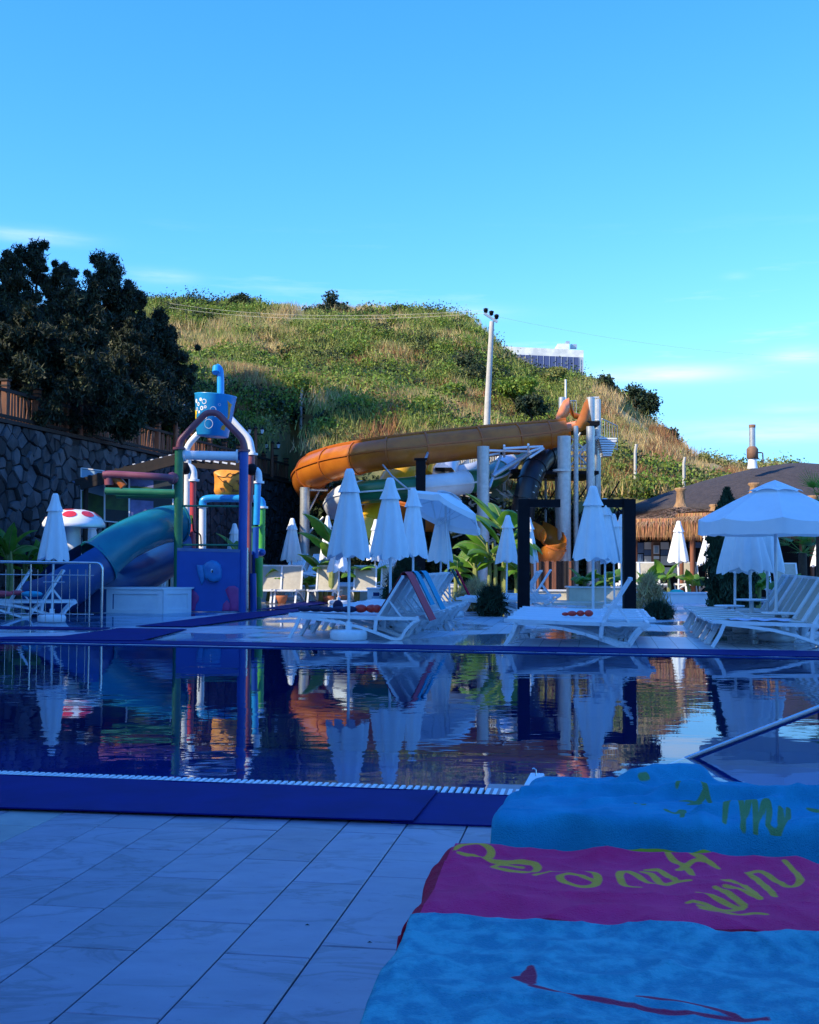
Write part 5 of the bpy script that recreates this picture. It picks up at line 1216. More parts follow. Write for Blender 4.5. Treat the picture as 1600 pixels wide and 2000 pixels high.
UMB = [  # px, ptop, depth, base visible, label, scale in width
 (683, 915, 17.5, 'nearest closed white parasol at the pool edge with its round base in full view', 1.0, 0),
 (764, 933, 19.5, 'closed white parasol second from the pool edge behind the nearest one', 1.06, 1),
 (808, 953, 22.4, 'slim closed parasol third from the pool edge, touching the open tilted one', 1.0, 2),
 (860, 985, 25.3, 'closed parasol standing under the open tilted parasol', 1.0, 0),
 (1158, 949, 21.2, 'large closed parasol nearest inside the black frame with a drooping hem', 1.12, 1),
 (1182, 973, 23.6, 'closed parasol right behind the large one in the black frame', 1.0, 2),
 (1200, 1003, 28.5, 'closed parasol third in line beside the right black post', 1.0, 0),
 (1213, 1004, 30.0, 'closed parasol tight against the right black post', 1.0, 1),
 (989, 1006, 29.5, 'closed bluish parasol left of the left black post', 1.0, 2),
 (1034, 1010, 31.5, 'sunlit closed parasol right of the left black post', .95, 0),
 (1325, 1017, 35.2, 'sunlit closed parasol before the left thatched hut', 1.0, 1),
 (1381, 1030, 35.0, 'sunlit closed parasol touching the cypress', 1.0, 2),
 (1602, 1035, 36.2, 'sunlit closed parasol cut by the right picture edge', 1.0, 0),
 (570, 1012, 33.5, 'closed parasol in front of the blue grey column, left of the banana plant', 1.0, 1),
 (641, 1007, 34.5, 'slim closed parasol behind the tall lime banana plant', .8, 2),
 (732, 1014, 35.5, 'small closed parasol between the two nearest ones', .9, 0),
 (662, 1048, 31.2, 'sunlit closed parasol mostly hidden behind the nearest one', 1.0, 1),
 (461, 1022, 35.0, 'closed parasol seen through the play tower pipes', .95, 2),
 (105, 963, 21.9, 'closed parasol behind the steel railing in the shade', .92, 0),
 (178, 1010, 31.5, 'closed parasol behind the mushroom fountain', 1.05, 1),
 (131, 1012, 30.6, 'closed parasol tucked left of the mushroom stem', .9, 2),
 (1434, 1000, 20.6, 'closed parasol leftmost under the open parasol', 1.0, 1),
 (1466, 985, 19.6, 'closed parasol second from left under the open parasol', 1.1, 0),
 (1498, 990, 20.0, 'closed parasol third from left under the open parasol', 1.0, 2)]
used = [0, 0, 0]
def set_rec(o, loc, rz, sxy=1, sz=1):
    o.location = loc; o.rotation_euler = (0, 0, rz); o.scale = (sxy, sxy, sz)
for i, (px, py, Y, lb, sw, pr_) in enumerate(UMB):
    tp = P(px, py, Y); o = protos[pr_] if not used[pr_] else copy_tree(protos[pr_]); used[pr_] = 1
    # names of copies keep the kind
    lean = (R([0, .9, -.7, 1.1, -1.2, .5, 0][i % 7]), R([0, -.8, 1.0, .4, -.5][i % 5]))
    set_rec(o, (tp.x, Y, 0), [0, .5, 1.1, 2.0, 2.7, 3.4][i % 6], sw, tp.z / 2.55); o.rotation_euler = (lean[0], lean[1], o.rotation_euler[2]); tag(o, lb, 'parasol', GP)

def open_parasol(loc, H, Rr, drop, n, val, label, tilt=(0, 0), rz=0, poleH=None, hidden_pole_to=0):
    t = root('open_parasol', loc, label, 'parasol'); loc = Vector(loc); n_sub = 6
    Mx = Matrix.Translation(loc + Vector((0, 0, H))) @ Matrix.Rotation(R(tilt[1]), 4, 'Y') @ Matrix.Rotation(R(tilt[0]), 4, 'X') @ Matrix.Rotation(rz, 4, 'Z')
    def rim(a, k):
        j = a / TAU * n; i = math.floor(j); f_ = j - i; A, B_ = TAU * i / n, TAU * (i + 1) / n
        x = math.cos(A) * (1 - f_) + math.cos(B_) * f_; y = math.sin(A) * (1 - f_) + math.sin(B_) * f_; return x, y, 4 * f_ * (1 - f_)
    def pt(a, k, dz=0):
        x, y, s_ = rim(a, k); z = -drop * (k ** 1.12) - .05 * s_ * k * k + .015 * noise.noise(Vector((x * 3 * k, y * 3 * k, 2))); return Mx @ Vector((x * Rr * k, y * Rr * k, z + dz))
    N_ = n * n_sub; g = MB(); ks = [.0, .12, .25, .4, .55, .7, .85, 1.0]
    vs = [pt(TAU * j / N_, k) for k in ks for j in range(N_)]
    g.add(vs, [(i * N_ + j, i * N_ + (j + 1) % N_, (i + 1) * N_ + (j + 1) % N_, (i + 1) * N_ + j) for i in range(len(ks) - 1) for j in range(N_)], 0, False); g.build('canopy', M['canvas'], t)
    g = MB(); vs = [pt(TAU * j / N_, 1) for j in range(N_)] + [pt(TAU * j / N_, 1.005) - Vector((0, 0, val * (1 + .10 * math.cos(TAU * j / n_sub)))) for j in range(N_)]
    g.add(vs, [(j, (j + 1) % N_, N_ + (j + 1) % N_, N_ + j) for j in range(N_)], 0, True); g.build('valance', M['canvas'], t)
    g = MB(); ks2 = [0, .12, .24, .36]
    vs = [pt(TAU * j / N_, k, .035 + (.035 * rim(TAU * j / N_, 1)[2] if k > .3 else 0)) for k in ks2 for j in range(N_)]
    g.add(vs, [(i * N_ + j, i * N_ + (j + 1) % N_, (i + 1) * N_ + (j + 1) % N_, (i + 1) * N_ + j) for i in range(3) for j in range(N_)], 0, False); g.build('vent_cap', M['canvas'], t)
    for i in range(n):
        g = MB(); a = TAU * i / n; g.tube([pt(a, .02, -.03), pt(a, .98, -.02)], .010, 5); g.build('rib', M['pole_white'], t)
        g = MB(); g.tube([Mx @ Vector((0, 0, -.75 * min(1, H / 2.4))), pt(a, .5, -.03)], .008, 5); g.build('strut', M['pole_white'], t)
    g = MB(); g.tube([loc, Mx @ Vector((0, 0, -.3)), Mx @ Vector((0, 0, .02))], .024, 10); g.build('pole', M['pole_white'], t)
    g = MB(); g.lathe(loc, [(0, 0), (.25, 0), (.28, .03), (.27, .12), (.05, .15), (.04, .25), (0, .25)], 24); g.build('base', M['pole_white'], t)
    return t
tp = P(1522, 942, 17.6); open_parasol((tp.x - .06, 17.6, 0), tp.z, 1.12, .56, 8, .20, 'large open white parasol with valance at the right', rz=R(-12))
tp = P(884, 966, 24.6); open_parasol((tp.x - .03, 24.6, 0), tp.z, .88, .36, 6, .12, 'open white parasol tilted down to the right, behind three closed ones', tilt=(-14, 24), rz=R(14))

# ------------------------------------------------------------------ sun loungers
def lounger_proto(kind, back):
    t = root('sun_lounger', (0, 0, 0), 'x', 'sun lounger'); W = .33
    fm = M['white_plastic']
    def sec(g, pts, w=.035, h=.05, y=0):
        pts = [Vector((x, y, z)) for x, z in pts]
        for a, b in zip(pts, pts[1:]):
            d = (b - a).normalized() * .008; g.bar(a - d, b + d, w, h)
    for s_ in (-1, 1):
        g = MB(); y = s_ * W
        sec(g, [(0, .365), (.25, .352), (.7, .34), (1.3, .325), (1.95, .325)], .05, .05, y)
        sec(g, [(.15, .33), (.45, .30), (.8, .255), (1.1, .185), (1.35, .10), (1.55, .03), (1.62, .022), (1.69, .03)], .045, .042, y)
        sec(g, [(1.69, .03), (1.76, .15), (1.86, .26), (1.96, .315)], .045, .045, y)
        sec(g, [(1.32, .32), (1.30, .11)], .045, .05, y)
        g.build('side_frame', fm, t)
        g = MB(); sec(g, [(.16, .34), (.10, .19), (0, .022)], .045, .05, y); g.build('leg', fm, t)
    for x in (.02, .72, 1.36, 1.93): g = MB(); g.bar((x, -W, .345), (x, W, .345), .045, .03); g.build('cross_bar', fm, t)
    g = MB(); z_ = lambda x: .372 - .033 * x / 1.36
    if kind == 'sling':
        g.grid(lambda a, b: Vector((.02 + 1.34 * a, (b - .5) * 2 * (W - .02), z_(1.34 * a) - .018 * math.sin(math.pi * b))), 10, 6)
        g.build('seat', M['sling_beige'], t)
    else:
        for i in range(9):
            y = -W + .06 + i * (2 * W - .12) / 8; g.bar((.02, y, z_(0)), (1.36, y, z_(1.34)), .052, .022)
        g.build('seat', M['sling_white'], t)
    a0 = R(back); L = .70; hx, hz = 1.34, .345; dx, dz = math.cos(a0), math.sin(a0)
    bk_ = MB(); g = MB()
    for s_ in (-1, 1): g.bar((hx, s_ * (W - .03), hz), (hx + dx * L, s_ * (W - .03), hz + dz * L), .045, .04)
    g.bar((hx + dx * L, -W + .01, hz + dz * L), (hx + dx * L, W - .01, hz + dz * L), .045, .04); g.build('backrest_frame', fm, t)
    if kind == 'sling':
        bk_.grid(lambda a, b: Vector((hx + dx * L * a - dz * .02 * math.sin(math.pi * b), (b - .5) * 2 * (W - .04), hz + dz * L * a - dx * .02 * math.sin(math.pi * b) + .004)), 6, 6); bk_.build('backrest', M['sling_beige'], t)
    else:
        for i in range(8):
            y = -W + .09 + i * (2 * W - .18) / 7; bk_.bar((hx, y, hz), (hx + dx * L, y, hz + dz * L), .05, .018)
        bk_.build('backrest', M['sling_white'], t)
    if back > 10:
        for s_ in (-1, 1):
            g = MB(); g.bar((hx + dx * L * .42, s_ * (W - .05), hz + dz * L * .42), (hx + dx * L * .42 + .20, s_ * (W - .05), .335), .025, .025); g.build('strut', fm, t)
    return t
LP = {k: lounger_proto(*k) for k in [('slat', 58), ('slat', 0), ('sling', 58), ('sling', 70)]}; LU = {}
def lounger(kind, back, loc, rz, label, group):
    k = (kind, back); o = LP[k] if k not in LU else copy_tree(LP[k]); LU[k] = 1
    o.location = loc; o.rotation_euler = (0, 0, rz); return tag(o, label, 'sun lounger', group)
ORD = ['first', 'second', 'third', 'fourth', 'fifth', 'sixth', 'seventh', 'eighth', 'ninth', 'tenth']
l0 = G(565, 1248) + E2 * .33; LEFT = []
for i in range(9):
    o = l0 + E2 * (.735 * i) + E1 * rnd.uniform(-.02, .03)
    lounger('slat', 58, o, -A9 + rnd.uniform(-.015, .015), 'white lounger with raised back, %s from the pool in the row behind the nearest parasol' % ORD[i], 'loungers in the left row'); LEFT.append(o)
r0 = G(985, 1263) + E2 * .33; RIGHT = []
for i in range(6):
    o = r0 + E2 * (.735 * i) + E1 * rnd.uniform(-.02, .03)
    lounger('slat', 58 if i == 0 else 0, o, -A9 + rnd.uniform(-.015, .015), ('white lounger with its back raised, nearest the pool between the black posts' if i == 0 else 'flat white lounger, %s from the pool between the black posts' % ORD[i]), 'loungers between the black posts'); RIGHT.append(o)
q0 = G(1388, 1266) + E2 * .33; FARR = []
for i in range(7):
    o = q0 + E2 * (.735 * i) + E1 * rnd.uniform(-.02, .03)
    lounger('sling', 58, o, -A9 + rnd.uniform(-.015, .015), 'white lounger with grey sling back, %s from the pool in the right hand row' % ORD[i], 'loungers in the right row'); FARR.append(o)
for i, (px, Y, lb) in enumerate([(512, 31.3, 'beige sling lounger half hidden by the green play tower pipe'), (553, 31.3, 'sunlit beige lounger with a dark shadow corner, left of the middle one'), (625, 31.3, 'evenly sunlit beige lounger in the middle of its row'), (706, 31.3, 'sunlit beige lounger crossed by one thin diagonal shadow'), (757, 31.5, 'beige lounger at the right end of its row behind the white cabinet'), (318, 31.3, 'sunlit beige lounger under the teal slide, right one'), (268, 31.4, 'beige lounger under the teal slide, left one')]):
    b = P(px, 1100, Y); lounger('sling', 70, (b.x, Y, 0), R(90 - 4 + rnd.uniform(-2, 2)), lb, 'beige sling loungers in the sun')
for px, Y, rz, lb in [(36, 23.2, 20, 'lounger in the shade behind the railing, carrying towels'), (-30, 23.0, 20, 'lounger in the shade cut by the left picture edge')]:
    b = P(px, 1100, Y); lounger('sling', 58, (b.x - .9, Y, 0), R(rz), lb, 'shaded loungers behind the railing')
for px, Y, lb in [(895, 25.4, 'white lounger just behind the left black post, nearest of three'), (905, 26.3, 'white lounger just behind the left black post, middle of three'), (912, 27.3, 'white lounger just behind the left black post, farthest of three'), (940, 29.3, 'lone white lounger with upright back before the cream wall')]:
    b = P(px, 1100, Y); lounger('slat', 58, (b.x, Y, 0), -A9, lb, 'white loungers behind the left black post')
for px, Y, lb in [(1243, 35.4, 'lounger with beige back right beside the right black post near the huts'), (1284, 35.4, 'lounger with beige back under the kiosk pillar'), (1363, 35.4, 'lounger with beige back before the cypress'), (1566, 30.6, 'lounger with beige back near the right picture edge by the palm'), (1510, 30.6, 'lounger with beige back under the big open parasol')]:
    b = P(px, 1100, Y); lounger('sling', 70, (b.x, Y, .12), R(88), lb, 'loungers before the thatched huts')
for px, Y, lb in [(562, 37.5, 'white lounger on the upper level below the column, left of the banana plant'), (606, 37.5, 'white lounger on the upper level behind the banana plant'), (745, 37.5, 'white lounger on the upper level behind the second parasol')]:
    b = P(px, 1100, Y); lounger('slat', 58, (b.x - .6, Y, .40), R(60), lb, 'white loungers on the upper level')
g = MB(); a, b_ = P(470, 1100, 37), P(900, 1100, 37); g.box(((a.x + b_.x) / 2, 39.2, .19), (b_.x - a.x, 4.6, .38)); g.build('terrace', M['concrete'], kind='structure')

# small round tables round the parasol poles
for px, py, Y, lb in [(1468, 1170, 19.3, 'small round white table behind the right parasol poles'), (1522, 1196, 17.6, 'small round white table on the pole of the open parasol'), (1425, 1182, 20.6, 'small round white table farthest left in the right row')]:
    c = P(px, py, Y); t = root('side_table', (c.x, Y, 0), lb, 'table', 'small tables among the right loungers')
    g = MB(); g.lathe((c.x, Y, 0), [(0, c.z), (.25, c.z), (.265, c.z - .012), (.25, c.z - .028), (0, c.z - .03)], 28); g.build('table_top', M['white_plastic'], t)
    g = MB(); g.lathe((c.x, Y, 0), [(.05, 0), (.04, .1), (.035, c.z - .03)], 12); g.build('stem', M['white_plastic'], t)

# black steel frame
bfm = root('pergola', P(1125, 1100, 26), 'black square steel frame open in the middle round the closed parasols', 'frame')
for px, Y in ((1023, 24.2), (1229, 23.6)):
    zt_ = P(px, 975, Y).z; x = P(px, 1100, Y).x; g = MB(); g.box((x, Y, zt_ / 2), (.235, .235, zt_)); g.build('post', M['black_metal'], bfm)
    g = MB(); g.box((x, Y, .01), (.34, .34, .02)); g.build('foot_plate', M['black_metal'], bfm)
for p0, p1, Y in (((1034, 983), (1094, 983), 24.2), ((1168, 983), (1219, 983), 23.6)):
    a, b_ = P(*p0, Y), P(*p1, Y); g = MB(); g.bar(a, b_, .15, .165); g.build('beam', M['black_metal'], bfm)

# small cabinet
c0_ = P(747, 1180, 27.5); cb = root('towel_cabinet', (c0_.x, 27.7, 0), 'white cabinet with dark window and picture behind the second parasol', 'cabinet')
a, b_ = P(719, 1180, 27.5), P(778, 1180, 27.5); zt_ = P(740, 1151, 27.5).z; zb = .02; w = b_.x - a.x
g = MB(); g.box((c0_.x, 27.75, (zt_ + zb) / 2), (w, .5, zt_ - zb)); g.build('body', M['white_plastic'], cb)
g = MB(); g.box((c0_.x, 27.75, zt_ + .015), (w + .05, .55, .03)); g.build('lid', M['white_plastic'], cb)
def cbx(nm, x0, y0, x1, y1, mt, d):
    a, b_ = P(x0, y0, 27.5), P(x1, y1, 27.5); g = MB(); g.box(((a.x + b_.x) / 2, 27.5 - d / 2, (a.z + b_.z) / 2), (b_.x - a.x, d, a.z - b_.z)); g.build(nm, M[mt], cb)
cbx('window', 729, 1157, 741, 1164, 'glass_dark', .012); cbx('picture', 748, 1156, 768, 1172, 'poster_field', .010); cbx('drawer', 726, 1165, 744, 1174, 'poster_sky', .012)

# ------------------------------------------------------------------ towels and bits on the loungers
def drape(i, base, mt, label, x0=.25, x1=1.0, w=.52, y0=0, back=58, name='beach_towel', over=.55):
    """towel thrown over the top of a raised backrest"""
    a0 = R(back); dx, dz = math.cos(a0), math.sin(a0); L = .72; hx, hz = 1.34, .37; o = base
    Mx = Matrix.Translation(o) @ Matrix.Rotation(-A9, 4, 'Z')
    def fn(s, t):
        l = s * (L * x1 - L * x0 + over) ; front = L * (x1 - x0); y = y0 + (t - .5) * w; fold = .012 * math.sin(t * 19 + s * 3)
        if l < front: k = L * x0 + l; return Mx @ Vector((hx + dx * k - dz * (.02 + fold), y, hz + dz * k + dx * (.02 + fold)))
        e = l - front; k = L; ar = min(1, e / .09) * math.pi * .62
        cx_, cz_ = hx + dx * k, hz + dz * k; r_ = .035
        an = math.pi / 2 + a0 - ar; p = Vector((cx_ + math.cos(an) * r_, y, cz_ + math.sin(an) * r_))
        if e > .09: p += Vector((.52 * (e - .09) + fold * 1.4, 0, -(e - .09)))
        return Mx @ p
    g = MB(); g.grid(fn, 26, 12); return g.build(name, M[mt], label=label, cat='towel')
drape(0, LEFT[0], 'coral_towel', 'coral pink towel thrown over the nearest raised backrest of the left row', .10, w=.64, over=.80)
drape(1, LEFT[2], 'cyan_towel', 'pale turquoise towel over the third backrest behind the pink one', .35, over=.7)
drape(2, LEFT[1], 'cyan_towel', 'dark turquoise towel hanging behind the coral pink one', .5, over=.6, w=.4)
drape(3, LEFT[7], 'green_towel', 'dark green towel over a backrest far along the left row', .5, over=.4, w=.3)
drape(4, LEFT[8], 'towel_red', 'dark red towel hanging from the last backrest of the left row', .6, over=.6, w=.25)
def blobby(name, base, pts, mt, label, cat, z=.40):
    g = MB(); Mx = Matrix.Translation(base) @ Matrix.Rotation(-A9, 4, 'Z')
    for x, y, r_, sq_ in pts: g.ball(Mx @ Vector((x, y, z + r_ * sq_[2] * .8)), r_, 12, 7, sq=sq_)
    return g.build(name, M[mt], label=label, cat=cat)
blobby('swim_shorts', LEFT[0], [(.15, 0, .09, (1.2, 1.5, .5)), (.32, .05, .1, (1.3, 1.4, .5)), (.5, -.02, .09, (1.4, 1.5, .45)), (.68, .05, .1, (1.2, 1.3, .45)), (.85, -.05, .1, (1.3, 1.4, .5)), (.62, .2, .08, (1, 1, 1.2))], 'navy_cloth', 'crumpled navy clothes lying on the nearest left lounger', 'clothes')
blobby('arm_floats', LEFT[0], [(1.02, 0, .075, (1.3, 1.2, .85)), (1.18, .03, .07, (1.3, 1.3, .9)), (1.27, -.02, .07, (1.1, 1.2, .9))], 'red_plastic', 'bright red swimming floats on the nearest left lounger', 'swim floats')
blobby('arm_floats', RIGHT[1], [(.88, 0, .045, (1.6, 1.3, .9)), (1.0, .02, .05, (1.2, 1.2, .9)), (1.12, -.02, .055, (1.2, 1.3, .9)), (.78, .02, .035, (1.5, 1, .8))], 'red_plastic', 'red swimming goggles case on the second lounger between the black posts', 'swim floats', z=.385)
Mx = Matrix.Translation(FARR[0]) @ Matrix.Rotation(-A9, 4, 'Z'); g = MB()
g.grid(lambda s, t: Mx @ Vector((.25 + .85 * s, (t - .5) * .6, .385 + .008 * math.sin(s * 21 + t * 4) - .0 * s)), 24, 10); g.build('beach_towel', M['pale_towel'], label='pale lilac towel lying flat on the front lounger of the right row', cat='towel')
b = P(20, 1163, 23.0)
g = MB(); g.ball(b + Vector((-.2, 0, .03)), .13, sq=(2, 1, .5)); g.ball(b + Vector((.1, .1, .05)), .1, sq=(1.6, 1, .5)); g.build('folded_towel', M['coral_towel'], label='dark reddish bundle on the shaded lounger behind the railing', cat='towel')
g = MB(); g.ball(b + Vector((.42, 0, .03)), .12, sq=(1.8, 1, .5)); g.build('folded_towel', M['cyan_towel'], label='turquoise bundle on the shaded lounger behind the railing', cat='towel')
# pots and things under the far row
for px, lb in ((551, 'terracotta pot under the left sunlit beige lounger'), (575 + 68, 'terracotta pot under the middle beige lounger'), (668, 'brown pot between two beige loungers')):
    b = P(px, 1100, 31.4); g = MB(); g.lathe((b.x, 31.4, 0), [(.0, 0), (.10, 0), (.15, .16), (.16, .22), (.13, .22), (.1, .05), (0, .05)], 16); g.build('flower_pot', M['terracotta'], label=lb, cat='pot', group='pots under the beige loungers')
b = P(1322, 1100, 33.2); g = MB(); g.ball((b.x, 33.2, .30), .17, sq=(1.2, .8, .5)); g.build('swim_ring', mat('turquoise_plastic', (.01, .45, .38), .4), label='turquoise inflatable on the low wall before the thatched huts', cat='inflatable')

# ------------------------------------------------------------------ plants
def banana(px, Y, h, n, seed, label, z0=0, spread=1.0, lime=False, name='banana_plant', L0=1.1, width=.30):
    b = P(px, 1100, Y); r_ = random.Random(seed); base = Vector((b.x, Y, z0)); t = root(name, base, label, 'banana plant', 'banana plants')
    g = MB()
    for k in range(1 if h < 1.3 else 2):
        q = base + Vector((r_.uniform(-.12, .12), r_.uniform(-.1, .1), 0)); g.tube([q, q + Vector((.03, 0, h * .35)), q + Vector((.06 * r_.uniform(-1, 1), 0, h * .62))], [.07, .055, .03], 8)
    g.build('stem', M['banana_stem'], t)
    for k in range(n):
        a = TAU * k / n + r_.uniform(-.3, .3); L = L0 * r_.uniform(.75, 1.15) * min(1.2, max(.55, h / 1.9)); el_ = r_.uniform(.55, 1.35); bend_ = r_.uniform(1.0, 1.9) * (1.2 if el_ < 1 else .8)
        o = base + Vector((0, 0, h * r_.uniform(.40, .62))); W = width * r_.uniform(.7, 1.1); M_ = 9
        hd = Vector((math.cos(a) * spread, math.sin(a) * spread, 0)); sd_ = Vector((-math.sin(a), math.cos(a), 0)); p = o.copy(); vs = []; ang = el_; roll = r_.uniform(-.5, .5)
        stalk = .22 * L; ps = [o]
        for i in range(M_ + 1):
            u_ = i / M_; d = hd * math.cos(ang) + Vector((0, 0, math.sin(ang)))
            if i: p = p + d * (L / M_)
            ps.append(p.copy()); ang -= bend_ / M_ * (.4 + u_)
            w = 0.02 if u_ < .15 else W * math.sin(math.pi * min(1, ((u_ - .12) / .88)) ** .75) * .5 + .01
            nrm = (Vector((0, 0, 1)) * math.cos(ang) - hd * math.sin(ang)).normalized()
            jag = r_.uniform(.75, 1.05); sdr = (sd_ * math.cos(roll) + nrm * math.sin(roll))
            vs += [p + sdr * w * jag - nrm * w * .35, p + sdr * w * .5 - nrm * w * .02, p, p - sdr * w * .5 - nrm * w * .02, p - sdr * w * r_.uniform(.75, 1.05) - nrm * w * .35]
        g = MB(); g.add(vs, [(i * 5 + j, i * 5 + j + 1, i * 5 + j + 6, i * 5 + j + 5) for i in range(M_) for j in range(4)], 0, True)
        g.tube(ps[1:], [.018 * (1 - i / len(ps)) + .003 for i in range(len(ps) - 1)], 4, m=1, caps=False)
        g.build('leaf', [M['banana_leaf'], M['banana_stem']], t)
BN = [(648, 32.6, 2.5, 8, 'tallest lime leaved banana plant left of the nearest parasol'), (628, 33.2, 1.5, 7, 'low banana plant with a drooping leaf left of the tall lime one'), (598, 33.3, .95, 7, 'low dark leafed banana plant behind the middle beige lounger'), (532, 33.0, 1.0, 8, 'low spreading banana plant beside the green play pipes'), (700, 33.0, 1.35, 8, 'banana plant between the first two closed parasols'), (735, 33.3, 1.1, 8, 'banana plant with one round lit leaf behind the second parasol'),
      (420, 33.5, 1.6, 8, 'banana plant seen through the play tower guard rails'), (478, 34.5, 1.9, 6, 'banana plant behind the blue play tower post'), (985, 31.6, 3.3, 9, 'tallest banana plant with broad leaf at the left black post'), (962, 31.6, 2.7, 9, 'banana plant with pale stems under the tilted parasol'), (928, 31.8, 1.9, 9, 'banana plant below the rim of the tilted parasol'), (893, 32, 1.7, 9, 'banana plant right of the closed parasol under the tilted one'), (1008, 31.5, 1.4, 7, 'low banana plant directly left of the left black post'),
      (1140, 32.8, 1.05, 8, 'small banana plant left among the parasol poles in the black frame'), (1186, 32.8, 1.1, 8, 'small banana plant right among the parasol poles in the black frame'), (1262, 34.2, .95, 7, 'small banana plant next to the right black post'), (1298, 34.2, 1.25, 7, 'lime banana plant with two upright leaves before the huts'), (1352, 34.2, 1.0, 8, 'small banana plant between the two sunlit parasols'),
      (15, 29.5, 2.2, 8, 'dark banana plant at the left picture edge'), (52, 30.5, 1.9, 8, 'dark banana plant left of the shaded parasol'), (85, 31.0, 1.7, 8, 'banana plant with one lit leaf behind the shaded parasol'), (212, 33.0, 1.3, 7, 'dark banana plant below the picture boards'), (1535, 27, 1.0, 7, 'low banana plant behind the right row of loungers'), (1480, 28, 1.0, 7, 'low banana plant under the closed right parasols')]
for i, (px, Y, h, n, lb) in enumerate(BN): banana(px, Y, h, n, 40 + i, lb, L0=1.25 if h > 2.4 else 1.05, width=.60 if h > 2.4 else .44)
def conifer(px, Y, pt_, w, label, seed, mt='cypress_leaf', cat='cypress', name='cypress_tree', n=15000, dome=False):
    tp = P(px, pt_, Y); base = Vector((tp.x, Y, 0)); t = root(name, base, label, cat); rg_ = np.random.default_rng(seed); H = tp.z
    g = MB(); g.tube([base, base + Vector((0, 0, H * .85))], [.08, .02], 6); g.build('trunk', M['bark'], t)
    h = rg_.random(n) ** .9; a = rg_.uniform(0, TAU, n); prof_ = np.interp(h, [0, .08, .35, .7, .92, 1], [.75, .95, 1, .72, .3, .04] if not dome else [.7, .9, 1, .85, .5, .15]); lump = 1 + .24 * np.sin(a * 5 + h * 19 + seed) + .18 * np.sin(a * 3 - h * 31)
    rr = w * prof_ * lump * rg_.uniform(.55, 1.05, n); p = np.stack([tp.x + rr * np.cos(a), Y + rr * np.sin(a), .05 + h * (H - .08)], 1)
    tri_cloud('crown', p, .05 if H > 1.3 else .022, M[mt], t, 2.6 if H > 1.3 else 13, .62 if H > 1.3 else .5, seed)
conifer(1420, 25.5, 955, .40, 'dense dark cypress left of the open parasol', 1)
conifer(1440, 26.5, 1000, .34, 'second dark cypress directly behind the first', 2, n=9000)
conifer(793, 26.8, 1098, .42, 'dark low conifer behind the draped backrests', 3, n=9000, cat='conifer', name='conifer_bush')
conifer(960, 25.0, 1150, .26, 'dark spiky bush between the left row and the left black post', 4, n=2600, dome=True, cat='bush', name='dark_bush')
conifer(1286, 24.0, 1185, .24, 'dark grassy bush beside the right row of loungers', 5, n=2200, dome=True, cat='bush', name='dark_bush')
conifer(930, 27.5, 1138, .5, 'dry brown ornamental grass behind the left row', 6, 'grass_dry', n=2500, cat='grass tuft', name='grass_tuft')
conifer(1268, 26.5, 1125, .35, 'dry reedy tuft right of the right black post', 7, 'grass_dry', n=1200, cat='grass tuft', name='grass_tuft')
def palm(px, Y, py, label, seed, L=1.3):
    tp = P(px, py, Y); base = Vector((tp.x, Y, 0)); t = root('fan_palm', base, label, 'palm'); r_ = random.Random(seed); g = MB(); g.tube([base, tp], [.12, .1], 8); g.build('trunk', M['bark'], t)
    for k in range(16):
        a = r_.uniform(0, TAU); e = r_.uniform(-.2, 1.2); d = Vector((math.cos(a) * math.cos(e), math.sin(a) * math.cos(e), math.sin(e))); o = tp + d * .45; g = MB(); s_ = d.cross(Vector((0, 0, 1))).normalized(); n_ = s_.cross(d)
        for j in range(15):
            b_ = (j - 7) / 7 * 1.15; q = (d * math.cos(b_) + s_ * math.sin(b_)); l = L * .5 * (1 - .25 * abs(b_)); w = q.cross(n_) * .016; g.add([o - w, o + w, o + q * l - Vector((0, 0, .08 * r_.random()))], [(0, 1, 2)])
        g.tube([tp, o], .01, 4); g.build('leaf', M['banana_leaf'], t)
palm(1602, 27.5, 985, 'fan palm at the right picture edge above the parasol', 1); palm(1568, 28.5, 1080, 'low fan palm under the right rim of the open parasol', 2, 1.1)

# ------------------------------------------------------------------ pool hand rail, small hook
a, b_, c_ = P(1372, 1472, 7.25), P(1600, 1384, 6.9), P(1760, 1322, 6.7)
hr = root('pool_handrail', a, 'steel pool handrail slanting down into the water at right', 'handrail')
g = MB(); d = (b_ - a); g.tube([a - d * .45, a, b_, c_, c_ + Vector((.25, -.25, .02)), Z(c_ + Vector((.33, -.35, 0)), 0)], .021, 12); g.build('rail', M['steel'], hr)
k0 = G(1047, 1520); g = MB(); g.tube([k0, k0 + Vector((0, 0, .045)), k0 + Vector((-.012, 0, .055)), k0 + Vector((-.02, 0, .05))], .004, 6); g.lathe(k0, [(.02, 0), (.015, .008), (0, .01)], 10); g.build('lane_hook', M['steel'], label='small steel hook on the pool rim beside the teal towel', cat='hook')
g = MB(); p1, p2, p3 = G(1037, 1514), G(1062, 1515), G(1024, 1538); g.prism([Z(p3, .001), Z(G(1034, 1538), .001), Z(G(1064, 1518), .001), Z(p2, .001), Z(p1, .001)], (0, 0, .012)); g.build('rim_tile', M['white_plastic'], label='white rim tile where the grating ends beside the teal towel', cat='tile')

